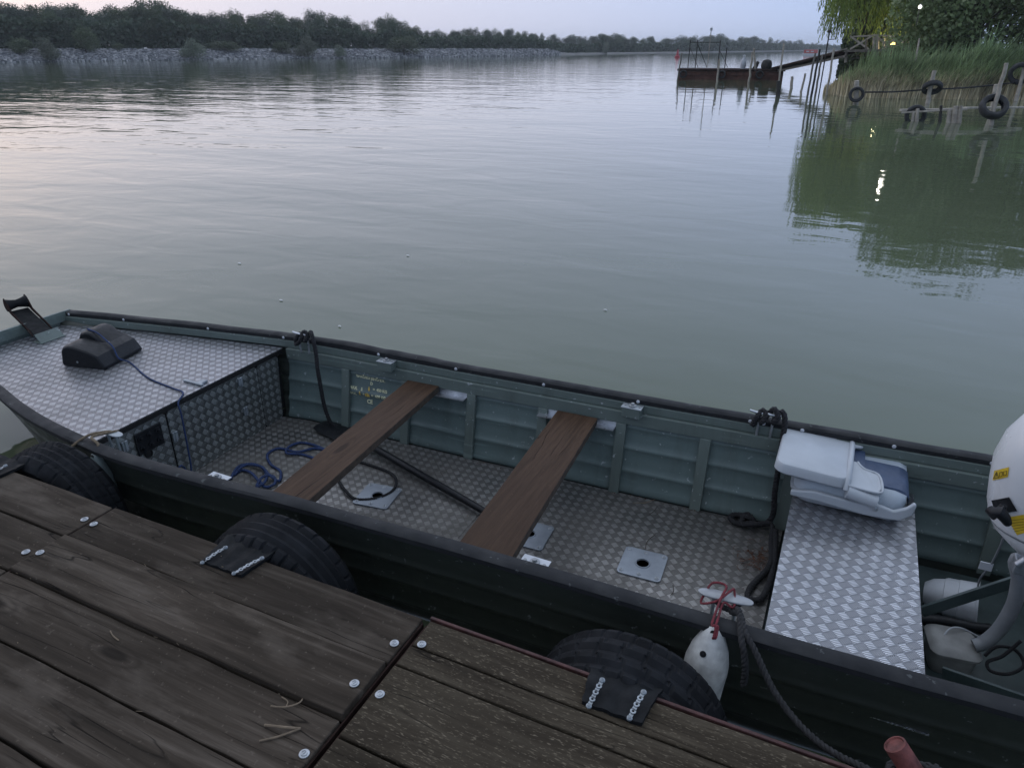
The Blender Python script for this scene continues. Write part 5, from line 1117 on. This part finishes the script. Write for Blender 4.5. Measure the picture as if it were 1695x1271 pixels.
f1,M1=fender(FC,.065,.50,m_fend,'dirty white teardrop fender hanging by red cord from the near cleat',Rx(-3)@Ry(3),True)
F2=P(158,748,.435)
f2,M2=fender(F2,.055,.42,m_fendg,'pale grey green fender hanging beside the left tyre',Rx(-4))
fe=FC+Vector((0,-.018,-.012))
cl=Vector((-.135,1.822,.48))
rope('red_cord',[fe+Vector((0,.0,-.02)),fe+Vector((.004,-.022,.0)),fe+Vector((.004,-.005,.03)),Vector((-.150,1.690,.468)),Vector((-.150,1.72,.475)),cl+Vector((-.01,-.03,.01)),cl+Vector((-.005,.03,.012)),cl+Vector((-.045,.03,.01)),cl+Vector((-.06,0,-.01)),cl+Vector((-.065,-.03,-.03)),cl+Vector((-.02,-.035,.0)),cl+Vector((.01,.0,.02)),cl+Vector((.02,.03,.005)),cl+Vector((.03,-.03,-.01)),cl+Vector((0,-.035,.0)),Vector((-.138,1.72,.475)),Vector((-.140,1.690,.466)),fe+Vector((.010,-.004,.03)),fe+Vector((.010,-.02,.0)),fe+Vector((0,.005,-.02))],0.0038,m_redr,'red cord knotted round the near cleat holding the white fender',pitch=.02)
rope('hemp_line',[F2+Vector((0,-.01,-.02)),F2+Vector((0,.02,.025)),Vector((-2.80,1.66,.475)),Vector((-2.78,1.71,.475)),Vector((-2.76,1.75,.47)),Vector((-2.78,1.76,.46)),Vector((-2.80,1.72,.472)),Vector((-2.83,1.66,.475)),Vector((-2.88,1.60,.43)),Vector((-2.92,1.55,.38)),Vector((-2.96,1.52,.30))],.006,m_hemp,'pale brown line from the small near cleat down behind the left tyre',pitch=.025)
rope('mooring_line',[Vector((-.165,1.83,.445)),Vector((-.12,1.80,.45)),Vector((-.09,1.83,.46)),Vector((-.11,1.79,.455)),Vector((-.08,1.76,.475)),Vector((-.06,1.70,.476)),Vector((-.02,1.655,.455)),Vector((.04,1.60,.40)),Vector((.10,1.55,.375)),Vector((.16,1.50,.375)),Vector((.22,1.45,.40)),Vector((.29,1.40,.44)),Vector((.36,1.34,.455)),Vector((.44,1.27,.458))],.0095,m_moor,'dark laid mooring rope running from the near cleat down onto the dock',pitch=.045,n=10)
rope('mooring_tail',[Vector((-.10,1.80,.46)),Vector((-.085,1.77,.478)),Vector((-.075,1.72,.477)),Vector((-.06,1.668,.465)),Vector((-.045,1.648,.43)),Vector((-.035,1.645,.37)),Vector((-.035,1.643,.33))],.010,m_moor,'short frayed rope end hanging outside the hull below the near cleat',pitch=.045)
# a leaf or two and foam flecks drifting on the river
for k,(px,py,sz,lab) in enumerate(((465,497,.016,'pale leaf floating left of the far cleat'),(1002,513,.012,'small pale leaf floating beyond the middle of the boat'),(675,423,.016,'tiny pale leaf floating in mid river above the first plank'),(396,436,.018,'thin pale leaf floating above the fore deck'),(562,540,.012,'small pale leaf floating beside the hull near the first far cleat'))):
    q=P(px,py,.006); mb=MB(); mb.add([(q.x+math.cos(t)*sz*1.35*k_,q.y+math.sin(t)*sz*.55*k_,.006+z_) for z_,k_ in ((0,1),(.006,.6)) for t in (6.283*i/10 for i in range(10))],[tuple(range(10,20)),tuple(reversed(range(10)))]+[(i,(i+1)%10,10+(i+1)%10,10+i) for i in range(10)]); tag(mb.build('floating_leaf',m_pale),lab,'leaf','leaves floating on the river')
